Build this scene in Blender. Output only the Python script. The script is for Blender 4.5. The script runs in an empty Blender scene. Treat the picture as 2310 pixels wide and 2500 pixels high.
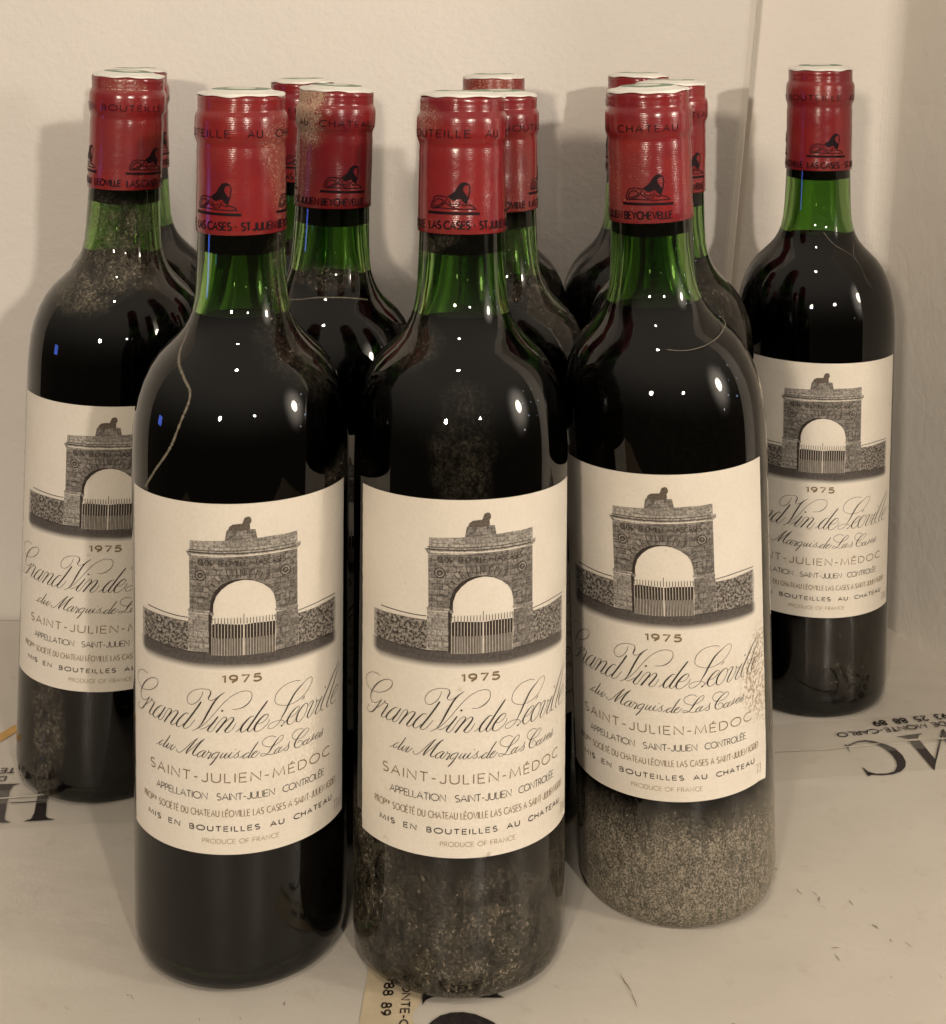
import bpy, bmesh, math, random
from mathutils import Vector, Matrix
from mathutils.geometry import tessellate_polygon
random.seed(7)
R = math.radians
sc = bpy.context.scene
col = sc.collection

# ------------------------------------------------------------------ camera
cam = bpy.data.cameras.new('camera')
cam_ob = bpy.data.objects.new('camera', cam)
col.objects.link(cam_ob)
sc.camera = cam_ob
cam.sensor_fit = 'HORIZONTAL'
cam.sensor_width = 36.0
cam.lens = 3429.92 / 2310 * 36.0
cam.shift_y = -897.24 / 2310
cam.clip_start = 0.01
cam.clip_end = 50
pitch, roll = R(4.87297), R(0.3309)
fw = Vector((0, math.cos(pitch), -math.sin(pitch)))
rt = Vector((1, 0, 0))
up = rt.cross(fw)
rt2 = rt * math.cos(roll) + up * math.sin(roll)
up2 = -rt * math.sin(roll) + up * math.cos(roll)
mw = Matrix.Identity(4)
for i in range(3):
    mw[i][0] = rt2[i]; mw[i][1] = up2[i]; mw[i][2] = -fw[i]
mw[0][3], mw[1][3], mw[2][3] = 0, 0, 0.324185
cam_ob.matrix_world = mw

# ------------------------------------------------------------------ world and lamps
w = bpy.data.worlds.new('World'); sc.world = w; w.use_nodes = True
wn = w.node_tree.nodes; wl = w.node_tree.links
bg = wn['Background']
tc = wn.new('ShaderNodeTexCoord'); sp = wn.new('ShaderNodeSeparateXYZ'); mr = wn.new('ShaderNodeMapRange')
wl.new(tc.outputs['Generated'], sp.inputs[0]); wl.new(sp.outputs['Z'], mr.inputs['Value'])
mr.inputs['From Min'].default_value = -0.15; mr.inputs['From Max'].default_value = 0.75; mr.interpolation_type = 'SMOOTHSTEP'
rp = wn.new('ShaderNodeMix'); rp.data_type = 'RGBA'
rp.inputs['A'].default_value = (.10, .08, .055, 1); rp.inputs['B'].default_value = (1.0, 0.88, 0.72, 1)
wl.new(mr.outputs[0], rp.inputs['Factor']); wl.new(rp.outputs['Result'], bg.inputs['Color'])
bg.inputs['Strength'].default_value = 0.50

def lamp(name, loc, power, color, size, target=(0, .6, .15), shape='SPHERE'):
    if shape == 'SPHERE':
        l = bpy.data.lights.new(name, 'POINT'); l.shadow_soft_size = size
    else:
        l = bpy.data.lights.new(name, 'AREA'); l.shape = 'RECTANGLE'; l.size = size[0]; l.size_y = size[1]
    l.energy = power; l.color = color
    o = bpy.data.objects.new(name, l); col.objects.link(o); o.location = loc
    d = Vector(target) - Vector(loc)
    o.rotation_euler = d.to_track_quat('-Z', 'Y').to_euler()
    return o
WARM = (1.0, 0.855, 0.695)
lamp('lamp_left', (-.52, -1.30, .66), 52, (1, .845, .67), .06)
lamp('lamp_right', (.70, -1.30, .74), 58, (1, .885, .76), .03)
def glow_lamp(name, loc, size, power, target, core=0, rim=.9):
    """a lamp in its own soft pool of light: hot core, glow dying away towards the rim"""
    o = lamp(name, loc, power, (1, .87, .72), size, target, 'AREA')
    o.data.use_nodes = True
    sn, sl = o.data.node_tree.nodes, o.data.node_tree.links
    sg = sn.new('ShaderNodeNewGeometry'); sv = sn.new('ShaderNodeVectorMath'); sv.operation = 'DISTANCE'; sv.inputs[1].default_value = (.5, .5, 0)
    sl.new(sg.outputs['Parametric'], sv.inputs[0])
    s1 = sn.new('ShaderNodeMapRange'); s1.interpolation_type = 'SMOOTHERSTEP'
    s1.inputs['From Min'].default_value = .5; s1.inputs['From Max'].default_value = .0; s1.inputs['To Max'].default_value = rim
    sl.new(sv.outputs['Value'], s1.inputs['Value'])
    sk = sn.new('ShaderNodeMapRange'); sk.interpolation_type = 'SMOOTHSTEP'
    sk.inputs['From Min'].default_value = .13; sk.inputs['From Max'].default_value = .06; sk.inputs['To Max'].default_value = core
    sl.new(sv.outputs['Value'], sk.inputs['Value'])
    sa = sn.new('ShaderNodeMath'); sa.operation = 'ADD'; sl.new(s1.outputs[0], sa.inputs[0]); sl.new(sk.outputs[0], sa.inputs[1])
    sl.new(sa.outputs[0], sn['Emission'].inputs['Strength'])
glow_lamp('lamp_side', (.98, .10, .50), (.62, .80), 4.2, (0, .52, .25), 26, 1.5)
lamp('overhead_fill', (-.1, -.35, 2.1), 24, (1, .87, .73), .06)  # unseen fill added overhead to lift the wall top, carton and capsule tops
for k in range(8):
    lamp('fairy_light', (.50 + .02 * (k % 3), .30 + .035 * k, .20 + .03 * ((k * 5) % 8)), .012, (.45, .6, 1.0) if k % 3 else (.9, .9, 1), .0035)
lamp('screen_glow', (-.62, .42, .20), .05, (.12, .22, 1.0), (.05, .045), (-.1, .5, .17), 'AREA')

sc.render.engine = 'CYCLES'
cy = sc.cycles
cy.use_denoising = True
cy.max_bounces = 16; cy.transmission_bounces = 16; cy.glossy_bounces = 6; cy.diffuse_bounces = 4
cy.caustics_reflective = False; cy.caustics_refractive = False
cy.sample_clamp_indirect = 6
sc.view_settings.view_transform = 'Standard'
sc.view_settings.look = 'None'
sc.view_settings.exposure = 0.0
sc.view_settings.gamma = 1.0

# ------------------------------------------------------------------ object helpers
def link(name, me, parent=None, mats=None):
    o = bpy.data.objects.new(name, me); col.objects.link(o)
    if parent: o.parent = parent
    if mats and not me.materials:
        for m in (mats if isinstance(mats, (list, tuple)) else [mats]): me.materials.append(m)
    return o
def mesh_from(name, verts, faces, smooth=False, midx=None, uvs=None, fade=None):
    me = bpy.data.meshes.new(name)
    me.from_pydata([tuple(v) for v in verts], [], faces)
    if midx: me.polygons.foreach_set('material_index', midx)
    if smooth: me.polygons.foreach_set('use_smooth', [True] * len(faces))
    if uvs:
        uv = me.uv_layers.new(name='flat')
        li = [0.0] * (len(me.loops) * 2)
        for l in me.loops:
            li[l.index * 2], li[l.index * 2 + 1] = uvs[l.vertex_index]
        uv.data.foreach_set('uv', li)
    if fade:
        at = me.attributes.new('fade', 'FLOAT', 'POINT'); at.data.foreach_set('value', fade)
    me.update()
    return me
def lathe(name, prof, seg=128, smooth=True, close=False):
    v, f = [], []
    n = len(prof)
    for r, z in prof:
        if r < 1e-6: v.append([(0, 0, z)])
        else: v.append([(r * math.cos(2 * math.pi * k / seg), r * math.sin(2 * math.pi * k / seg), z) for k in range(seg)])
    vv, start = [], []
    for ring in v: start.append(len(vv)); vv += ring
    pairs = [(i, i + 1) for i in range(n - 1)] + ([(n - 1, 0)] if close else [])
    for i, j in pairs:
        a, b = start[i], start[j]
        if len(v[i]) == 1 and len(v[j]) == 1: continue
        for k in range(seg):
            k2 = (k + 1) % seg
            if len(v[i]) == 1: f.append((a, b + k2, b + k))
            elif len(v[j]) == 1: f.append((a + k, a + k2, b))
            else: f.append((a + k, a + k2, b + k2, b + k))
    return mesh_from(name, vv, f, smooth)
def catmull(pts, step):
    out = []
    P = [pts[0]] + list(pts) + [pts[-1]]
    for i in range(1, len(P) - 2):
        p0, p1, p2, p3 = P[i - 1:i + 3]
        d = math.dist(p1[:2], p2[:2]); n = max(1, int(d / step))
        for k in range(n):
            t = k / n
            out.append(tuple(.5 * ((2 * b) + (-a + c) * t + (2 * a - 5 * b + 4 * c - d_) * t * t + (-a + 3 * b - 3 * c + d_) * t ** 3)
                             for a, b, c, d_ in zip(p0, p1, p2, p3)))
    out.append(tuple(pts[-1]))
    return out
class Flat:
    """collects flat (u, v) artwork in millimetres, later wrapped round a cylinder or laid on a plane"""
    def __init__(s): s.v = []; s.f = []; s.m = []; s.h = []; s.fd = []
    def ribbon(s, pts, mat=0, h=.08, step=.35, smooth=True, wmin=.05):
        if smooth and len(pts) > 2: pts = catmull(pts, step)
        n = len(pts)
        if n < 2: return
        base = len(s.v)
        for i, p in enumerate(pts):
            a = pts[max(i - 1, 0)]; b = pts[min(i + 1, n - 1)]
            dx, dy = b[0] - a[0], b[1] - a[1]; L = math.hypot(dx, dy) or 1
            wd = max(p[2], wmin) / 2
            ex = 0
            s.v += [(p[0] - dy / L * wd, p[1] + dx / L * wd), (p[0] + dy / L * wd, p[1] - dx / L * wd)]
            s.h += [h, h]; s.fd += [1, 1]
        for i in range(n - 1):
            q = base + 2 * i
            s.f.append((q, q + 1, q + 3, q + 2)); s.m.append(mat)
    def poly(s, pts, mat=0, h=.05, cut=1.5, fade=None):
        pts = [(p[0], p[1]) for p in pts]
        tri = tessellate_polygon([[Vector((x, y, 0)) for x, y in pts]])
        bm = bmesh.new()
        bv = [bm.verts.new((x, y, 0)) for x, y in pts]
        for t in tri:
            try: bm.faces.new([bv[i] for i in t])
            except ValueError: pass
        x0 = min(p[0] for p in pts); x1 = max(p[0] for p in pts)
        k = math.ceil(x0 / cut)
        while k * cut < x1:
            bmesh.ops.bisect_plane(bm, geom=bm.verts[:] + bm.edges[:] + bm.faces[:], plane_co=(k * cut, 0, 0), plane_no=(1, 0, 0), dist=1e-5)
            k += 1
        bm.verts.index_update(); base = len(s.v)
        for v in bm.verts:
            s.v.append((v.co.x, v.co.y)); s.h.append(h); s.fd.append(fade(v.co.x, v.co.y) if fade else 1)
        for f in bm.faces:
            ids = [v.index + base for v in f.verts]
            f.normal_update()
            if f.normal.z < 0: ids.reverse()
            s.f.append(tuple(ids)); s.m.append(mat)
        bm.free()
    def grid(s, us, top, bot, rows, mat, h, fade):
        base = len(s.v); nr = len(rows)
        for u in us:
            a, b = top(u), bot(u)
            for t in rows:
                z = a + (b - a) * t
                s.v.append((u, z)); s.h.append(h); s.fd.append(fade(u, z, t))
        for i in range(len(us) - 1):
            for j in range(nr - 1):
                q = base + i * nr + j
                s.f.append((q, q + 1, q + nr + 1, q + nr)); s.m.append(mat)
    def build(s, name, fn):
        """fn(u, v, h) -> xyz in metres"""
        return mesh_from(name, [fn(u, v, h) for (u, v), h in zip(s.v, s.h)], s.f, False, s.m, [(u / 100, v / 100) for u, v in s.v], s.fd)
def lerp(pts):
    pts = sorted(pts)
    def f(x):
        if x <= pts[0][0]: return pts[0][1]
        for a, b in zip(pts, pts[1:]):
            if x <= b[0]: return a[1] + (b[1] - a[1]) * (x - a[0]) / max(b[0] - a[0], 1e-9)
        return pts[-1][1]
    return f

# ------------------------------------------------------------------ a small single-stroke alphabet
def arc(cx, cy, rx, ry, a0, a1, n=10):
    return [(cx + rx * math.cos(R(a0 + (a1 - a0) * i / n)), cy + ry * math.sin(R(a0 + (a1 - a0) * i / n))) for i in range(n + 1)]
GL = {
 'A': (.72, [[(0, 0), (.36, 1), (.72, 0)], [(.13, .35), (.59, .35)]]),
 'B': (.5, [[(.25, .52), (0, .52), (0, 1), (.25, 1)] + arc(.25, .76, .2, .24, 90, -90)[1:] + arc(.25, .26, .25, .26, 90, -90)[1:] + [(0, 0), (0, .52)]]),
 'C': (.75, [arc(.5, .5, .5, .5, 52, 308, 16)]),
 'D': (.68, [[(.2, 0), (0, 0), (0, 1), (.2, 1)] + arc(.2, .5, .48, .5, 90, -90, 14)]),
 'E': (.48, [[(.48, 1), (0, 1), (0, 0), (.48, 0)], [(0, .52), (.42, .52)]]),
 'F': (.45, [[(.45, 1), (0, 1), (0, 0)], [(0, .52), (.4, .52)]]),
 'G': (.85, [arc(.5, .5, .5, .5, 50, 360, 18) + [(.55, .5)]]),
 'H': (.62, [[(0, 0), (0, 1)], [(.62, 0), (.62, 1)], [(0, .52), (.62, .52)]]),
 'I': (.02, [[(.01, 0), (.01, 1)]]),
 'J': (.4, [[(.4, 1), (.4, .22)] + arc(.2, .22, .2, .22, 0, -170, 8)[1:]]),
 'L': (.4, [[(0, 1), (0, 0), (.4, 0)]]),
 'M': (.86, [[(0, 0), (.1, 1), (.43, .1), (.76, 1), (.86, 0)]]),
 'N': (.66, [[(0, 0), (0, 1), (.66, 0), (.66, 1)]]),
 'O': (.95, [arc(.475, .5, .475, .5, 90, 450, 22)]),
 'P': (.46, [[(0, 0), (0, 1), (.22, 1)] + arc(.22, .74, .24, .26, 90, -90)[1:] + [(0, .48)]]),
 'R': (.5, [[(0, 0), (0, 1), (.22, 1)] + arc(.22, .74, .24, .26, 90, -90)[1:] + [(0, .48)], [(.2, .48), (.5, 0)]]),
 'S': (.5, [arc(.25, .75, .23, .25, 40, 260, 10) + arc(.25, .25, .25, .26, 82, -140, 10)]),
 'T': (.56, [[(0, 1), (.56, 1)], [(.28, 1), (.28, 0)]]),
 'U': (.62, [[(0, 1), (0, .3)] + arc(.31, .3, .31, .3, 180, 360, 10)[1:] + [(.62, 1)]]),
 'V': (.68, [[(0, 1), (.34, 0), (.68, 1)]]),
 'Y': (.6, [[(0, 1), (.3, .48), (.6, 1)], [(.3, .48), (.3, 0)]]),
 '1': (.2, [[(0, .8), (.18, 1), (.18, 0)]]),
 '2': (.5, [arc(.25, .74, .23, .26, 165, -35, 9) + [(.0, 0), (.5, 0)]]),
 '3': (.5, [arc(.24, .75, .21, .25, 150, -80, 9) + arc(.24, .26, .25, .26, 85, -150, 9)]),
 '5': (.5, [[(.46, 1), (.1, 1), (.05, .55)] + arc(.22, .32, .27, .32, 120, -145, 10)]),
 '7': (.5, [[(0, 1), (.5, 1), (.16, 0)]]),
 '8': (.5, [arc(.25, .75, .2, .25, -90, 270, 14), arc(.25, .25, .25, .26, 90, 450, 14)]),
 '9': (.5, [arc(.25, .7, .25, .3, 0, 360, 14), [(.5, .7), (.45, .35), (.15, 0)]]),
 '-': (.28, [[(0, .42), (.28, .42)]]),
 '.': (.04, [[(0, .5), (.05, .5)]]),
 '(': (.15, [arc(.3, .5, .3, .62, 120, 240, 8)]), ')': (.15, [arc(-.15, .5, .3, .62, 60, -60, 8)]),
 'c': (.4, [arc(.25, .3, .25, .3, 50, 310, 10)]), 'l': (.04, [[(0, 0), (0, 1)]]),
 'r': (.25, [[(0, .4), (0, .95)], [(0, .75), (.12, .92), (.24, .92)]]), 'e': (.35, [arc(.17, .67, .17, .27, 0, 300, 10), [(0, .68), (.34, .68)]]),
}
GL['É'] = (.48, GL['E'][1] + [[(.16, 1.1), (.34, 1.28)]])
def text_ribbons(txt, u0, u1, z0, h, wd, track=.2, space=.45):
    x = 0; items = []
    for ch in txt:
        if ch == ' ': x += space; continue
        wdt, pl = GL[ch]
        items.append((x, pl)); x += wdt + track
    tot = x - track
    k = (u1 - u0) / tot
    out = []
    for gx, pl in items:
        for line in pl: out.append([(u0 + (gx + px) * k, z0 + py * h, wd) for px, py in line])
    return out
def put_text(F, txt, u0, u1, z0, h, wd, mat, hh=.08, **kw):
    for line in text_ribbons(txt, u0, u1, z0, h, wd, **kw):
        # extend ends by half the width so corners meet
        F.ribbon(line, mat, hh, smooth=False)

# ------------------------------------------------------------------ materials
def new_mat(name):
    m = bpy.data.materials.new(name); m.use_nodes = True
    nt = m.node_tree
    return m, nt.nodes, nt.links, nt.nodes['Principled BSDF']
def coords(n, l, scale=1.0, kind='Object'):
    t = n.new('ShaderNodeTexCoord'); mp = n.new('ShaderNodeMapping')
    mp.inputs['Scale'].default_value = (scale, scale, scale) if not isinstance(scale, tuple) else scale
    l.new(t.outputs[kind], mp.inputs['Vector']); return mp.outputs[0]
def noise(n, l, vec, scale, detail=3, rough=.55, dist=0):
    t = n.new('ShaderNodeTexNoise'); t.inputs['Scale'].default_value = scale
    t.inputs['Detail'].default_value = detail; t.inputs['Roughness'].default_value = rough; t.inputs['Distortion'].default_value = dist
    l.new(vec, t.inputs['Vector']); return t.outputs['Fac']
def rng(n, l, val, a, b, c=0, d=1, smooth=True):
    t = n.new('ShaderNodeMapRange'); t.interpolation_type = 'SMOOTHSTEP' if smooth else 'LINEAR'
    t.inputs['From Min'].default_value = a; t.inputs['From Max'].default_value = b
    t.inputs['To Min'].default_value = c; t.inputs['To Max'].default_value = d
    l.new(val, t.inputs['Value']); return t.outputs[0]
def mixc(n, l, fac, a, b, mode='MIX'):
    t = n.new('ShaderNodeMix'); t.data_type = 'RGBA'; t.blend_type = mode
    if isinstance(fac, float): t.inputs['Factor'].default_value = fac
    else: l.new(fac, t.inputs['Factor'])
    for s, v in (('A', a), ('B', b)):
        if isinstance(v, tuple): t.inputs[s].default_value = (*v, 1)
        else: l.new(v, t.inputs[s])
    return t.outputs['Result']
def math_(n, l, op, a, b=None):
    t = n.new('ShaderNodeMath'); t.operation = op
    for i, v in enumerate((a, b)):
        if v is None: continue
        if isinstance(v, (int, float)): t.inputs[i].default_value = v
        else: l.new(v, t.inputs[i])
    return t.outputs[0]
def bump(n, l, p, h, strength, dist=.001):
    b = n.new('ShaderNodeBump'); b.inputs['Strength'].default_value = strength; b.inputs['Distance'].default_value = dist
    l.new(h, b.inputs['Height']); l.new(b.outputs[0], p.inputs['Normal'])

def blob_mask(n, l, blobs, seed):
    """density 0..1 of settled dust; blobs = (centre xyz, radii xyz, strength), metres in the bottle's own space"""
    t = n.new('ShaderNodeTexCoord'); tot = None
    wob = n.new('ShaderNodeTexNoise'); wob.inputs['Scale'].default_value = 45; wob.inputs['Detail'].default_value = 4
    mp = n.new('ShaderNodeMapping'); mp.inputs['Location'].default_value = (seed * .37, seed * .11, 0)
    l.new(t.outputs['Object'], mp.inputs[0]); l.new(mp.outputs[0], wob.inputs['Vector'])
    w1 = n.new('ShaderNodeVectorMath'); w1.operation = 'SUBTRACT'; l.new(wob.outputs['Color'], w1.inputs[0]); w1.inputs[1].default_value = (.5, .5, .5)
    w2 = n.new('ShaderNodeVectorMath'); w2.operation = 'SCALE'; l.new(w1.outputs[0], w2.inputs[0]); w2.inputs['Scale'].default_value = .016
    w3 = n.new('ShaderNodeVectorMath'); w3.operation = 'ADD'; l.new(t.outputs['Object'], w3.inputs[0]); l.new(w2.outputs[0], w3.inputs[1])
    for c, r, s in blobs:
        a = n.new('ShaderNodeVectorMath'); a.operation = 'SUBTRACT'; l.new(w3.outputs[0], a.inputs[0]); a.inputs[1].default_value = c
        b = n.new('ShaderNodeVectorMath'); b.operation = 'DIVIDE'; l.new(a.outputs[0], b.inputs[0]); b.inputs[1].default_value = r
        d = n.new('ShaderNodeVectorMath'); d.operation = 'LENGTH'; l.new(b.outputs[0], d.inputs[0])
        k = rng(n, l, d.outputs['Value'], 1.15, .55, 0, s)
        tot = k if tot is None else math_(n, l, 'MAXIMUM', tot, k)
    return tot, mp.outputs[0], wob.outputs['Fac']
PAPER = (.73, .68, .595)
def mat_paper(name='label_paper', seed=0, stains=()):
    m, n, l, p = new_mat(name)
    v0 = coords(n, l); mo = n.new('ShaderNodeMapping'); mo.inputs['Location'].default_value = (seed * .31, 0, seed * .17); l.new(v0, mo.inputs[0]); v = mo.outputs[0]
    a = noise(n, l, v, 60, 4); b = noise(n, l, v, 900, 2)
    c = mixc(n, l, rng(n, l, a, .3, .75), PAPER, (.69, .635, .545))
    c = mixc(n, l, rng(n, l, b, .3, .8, 0, .35), c, (.62, .56, .47))
    fox = noise(n, l, v, 170, 3); c = mixc(n, l, rng(n, l, fox, .70, .78, 0, .35), c, (.42, .30, .17))
    if stains:
        mk, _, _ = blob_mask(n, l, stains, seed); c = mixc(n, l, math_(n, l, 'MULTIPLY', mk, rng(n, l, noise(n, l, v, 900, 3), .45, .62)), c, (.30, .22, .13))
    l.new(c, p.inputs['Base Color']); p.inputs['Roughness'].default_value = .48; p.inputs['Specular IOR Level'].default_value = .3
    bump(n, l, p, math_(n, l, 'ADD', b, math_(n, l, 'MULTIPLY', a, 6)), .2, .0003)
    return m
def mat_ink(name, c, rough=.5, fade=0.0):
    m, n, l, p = new_mat(name)
    v = coords(n, l); a = noise(n, l, v, 700, 3)
    p.inputs['Roughness'].default_value = rough
    l.new(mixc(n, l, rng(n, l, a, .35, .8, 0, .35 + fade), c, tuple(min(1, x * 2 + .05) for x in c)), p.inputs['Base Color'])
    return m
def mat_tone(name, dark, light, brick=False, sc_=1.0, speck=.5, thr=(.35, .65)):
    """halftone-like engraving: tones on the flat artwork coordinates, fading into the paper by the 'fade' attribute"""
    m, n, l, p = new_mat(name)
    uv = n.new('ShaderNodeUVMap'); uv.uv_map = 'flat'
    mp = n.new('ShaderNodeMapping'); mp.inputs['Scale'].default_value = (100, 100, 100); l.new(uv.outputs[0], mp.inputs['Vector'])
    v = mp.outputs[0]
    a = noise(n, l, v, .9 * sc_, 6, .7); b = noise(n, l, v, 2.6 * sc_, 3, .6)
    c = mixc(n, l, rng(n, l, a, thr[0], thr[1]), dark, light)
    c = mixc(n, l, rng(n, l, b, .45, .75, 0, speck), c, tuple(x * .4 for x in dark))
    if brick:
        br = n.new('ShaderNodeTexBrick'); l.new(v, br.inputs['Vector'])
        br.inputs['Scale'].default_value = 1.0; br.inputs['Brick Width'].default_value = 3.6; br.inputs['Row Height'].default_value = 1.9
        br.inputs['Mortar Size'].default_value = .10; br.inputs['Mortar Smooth'].default_value = .3
        br.inputs['Color1'].default_value = (1, 1, 1, 1); br.inputs['Color2'].default_value = (.62, .62, .62, 1); br.inputs['Mortar'].default_value = (.42, .42, .42, 1)
        c = mixc(n, l, 1.0, c, br.outputs['Color'], 'MULTIPLY')
    at = n.new('ShaderNodeAttribute'); at.attribute_name = 'fade'
    c = mixc(n, l, at.outputs['Fac'], PAPER, c)
    l.new(c, p.inputs['Base Color']); p.inputs['Roughness'].default_value = .5; p.inputs['Specular IOR Level'].default_value = .3
    return m
M_PAPER = mat_paper()
M_INK = mat_ink('black_ink', (.018, .013, .010))
M_HAIR = mat_ink('thin_black_ink', (.025, .018, .013))
M_BROWN = mat_ink('brown_ink', (.16, .105, .05))
M_TAN = mat_ink('pale_brown_ink', (.30, .23, .15))
M_STONE = mat_tone('engraved_ashlar', (.105, .093, .082), (.38, .345, .305), True, .8, .35, (.32, .68))
M_PALE = mat_tone('engraved_pale_stone', (.20, .18, .155), (.56, .52, .46), True, 1.2, .5)
M_RUBBLE = mat_tone('engraved_rubble', (.022, .018, .015), (.38, .345, .30), False, 1.05, .5, (.40, .62))
M_GROUND = mat_tone('engraved_ground', (.06, .052, .048), (.10, .088, .08), False, 1.0, .15)
M_DARK = mat_tone('engraved_shadow', (.02, .014, .012), (.05, .038, .03), False, 1.5, .3)
M_LION = mat_tone('engraved_lion', (.03, .023, .018), (.20, .16, .125), False, 2.6, .6)
M_LIGHT = mat_ink('engraved_highlight', (.62, .56, .47))

def mat_glass(name, blobs, seed, patch=.30, filmk=.5, tint=(.235, .43, .12), haze=.02, grain=1.45, dustc=(.26, .225, .165)):
    m, n, l, p = new_mat(name)
    p.inputs['Base Color'].default_value = (*tint, 1)
    p.inputs['Transmission Weight'].default_value = 1; p.inputs['IOR'].default_value = 1.5
    p.inputs['Roughness'].default_value = .012
    out = n['Material Output']
    d = n.new('ShaderNodeBsdfPrincipled'); d.inputs['Roughness'].default_value = .9; d.inputs['Specular IOR Level'].default_value = .1
    mask, vec, low = blob_mask(n, l, blobs + [((0, 0, .15), (1, 1, 1), haze)], seed)
    pn = noise(n, l, vec, 110, 5, .7, .6); st = n.new('ShaderNodeMapping'); st.inputs['Scale'].default_value = (1, 1, .45); l.new(vec, st.inputs[0])
    streaks = noise(n, l, st.outputs[0], 420, 4, .7)
    mask = math_(n, l, 'MULTIPLY', mask, math_(n, l, 'ADD', rng(n, l, pn, .34, .62, patch, .97), rng(n, l, streaks, .4, .65, -.22, .25)))
    mask.node.use_clamp = True
    g1 = noise(n, l, st.outputs[0], 1500 * grain, 2, .6); g2 = noise(n, l, vec, 700 * grain, 3, .75)
    fine = math_(n, l, 'ADD', math_(n, l, 'MULTIPLY', g1, .6), math_(n, l, 'MULTIPLY', g2, .4))
    # threshold of the grain falls as density rises
    thr = math_(n, l, 'SUBTRACT', .66, math_(n, l, 'MULTIPLY', mask, .24))
    f = math_(n, l, 'MULTIPLY', math_(n, l, 'SUBTRACT', fine, thr), 9)
    f.node.use_clamp = True
    film = math_(n, l, 'MULTIPLY', mask, rng(n, l, g2, .25, .8, .22 * filmk, .68 * filmk))
    f = math_(n, l, 'MAXIMUM', math_(n, l, 'MULTIPLY', f, rng(n, l, mask, 0, .5, .12, .62)), film); f.node.use_clamp = True
    fl = math_(n, l, 'MULTIPLY', rng(n, l, noise(n, l, vec, 480, 3, .6), .66, .71), rng(n, l, mask, .05, .30))
    f = math_(n, l, 'MAXIMUM', f, math_(n, l, 'MULTIPLY', fl, .65))
    l.new(mixc(n, l, rng(n, l, g2, .35, .7), tuple(x * .55 for x in dustc), tuple(min(1, x * 1.5) for x in dustc)), d.inputs['Base Color'])
    mx = n.new('ShaderNodeMixShader'); l.new(f, mx.inputs[0]); l.new(p.outputs[0], mx.inputs[1]); l.new(d.outputs[0], mx.inputs[2])
    l.new(mx.outputs[0], out.inputs['Surface'])
    return m
def mat_capsule(name, blobs, seed, red=(.22, .009, .011)):
    m, n, l, p = new_mat(name)
    mask, vec, low = blob_mask(n, l, blobs + [((0, 0, .28), (1, 1, 1), .10)], seed)
    big = noise(n, l, vec, 70, 4); fine = noise(n, l, vec, 1400, 2)
    c = mixc(n, l, rng(n, l, big, .3, .7), red, (red[0] * .78, red[1] * .8, red[2] * 1.5))
    c = mixc(n, l, rng(n, l, low, .55, .8, 0, .35), c, (.36, .09, .05))
    thr = math_(n, l, 'SUBTRACT', .78, math_(n, l, 'MULTIPLY', mask, .46))
    f = math_(n, l, 'MULTIPLY', math_(n, l, 'SUBTRACT', fine, thr), 6); f.node.use_clamp = True
    f = math_(n, l, 'MAXIMUM', math_(n, l, 'MULTIPLY', f, .9), math_(n, l, 'MULTIPLY', mask, .22))
    c = mixc(n, l, f, c, (.46, .33, .22))
    l.new(c, p.inputs['Base Color'])
    l.new(rng(n, l, f, 0, .6, .21, .85), p.inputs['Roughness'])
    p.inputs['Coat Weight'].default_value = .22; p.inputs['Coat Roughness'].default_value = .2
    t = n.new('ShaderNodeTexCoord'); s = n.new('ShaderNodeSeparateXYZ'); l.new(t.outputs['Object'], s.inputs[0])
    wv = math_(n, l, 'SINE', math_(n, l, 'MULTIPLY', s.outputs['Z'], 2 * math.pi / .0006))
    hh = math_(n, l, 'ADD', math_(n, l, 'MULTIPLY', math_(n, l, 'MULTIPLY', wv, .09), rng(n, l, low, .35, .65)), math_(n, l, 'ADD', math_(n, l, 'MULTIPLY', big, 2.2), math_(n, l, 'MULTIPLY', noise(n, l, vec, 220, 3), .6)))
    bump(n, l, p, hh, .55, .0003)
    return m
def mat_simple(name, c, rough=.5, spec=.5, bumpsc=None, var=.2, vs=80):
    m, n, l, p = new_mat(name)
    v = coords(n, l); a = noise(n, l, v, vs, 4)
    l.new(mixc(n, l, rng(n, l, a, .3, .7), c, tuple(x * (1 - var) for x in c)), p.inputs['Base Color'])
    p.inputs['Roughness'].default_value = rough; p.inputs['Specular IOR Level'].default_value = spec
    if bumpsc: bump(n, l, p, noise(n, l, v, bumpsc, 3), .3, .0004)
    return m
M_WINE = mat_simple('red_wine', (.007, .0012, .0016), .5, .0)
M_CORK = mat_simple('stained_cork', (.055, .034, .022), .8, .2, 900, .5, 500)
M_CAPINK = mat_simple('capsule_ink', (.010, .003, .005), .5, .15, None, .1)
M_SEAL = mat_simple('white_seal', (.78, .76, .70), .5, .4, None, .1)
M_GREEN = mat_simple('green_stamp_ink', (.26, .36, .26), .5, .3, None, .5, 500)
M_SCR = mat_simple('dust_line', (.20, .175, .13), .8, .2, None, .4, 800)

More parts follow.
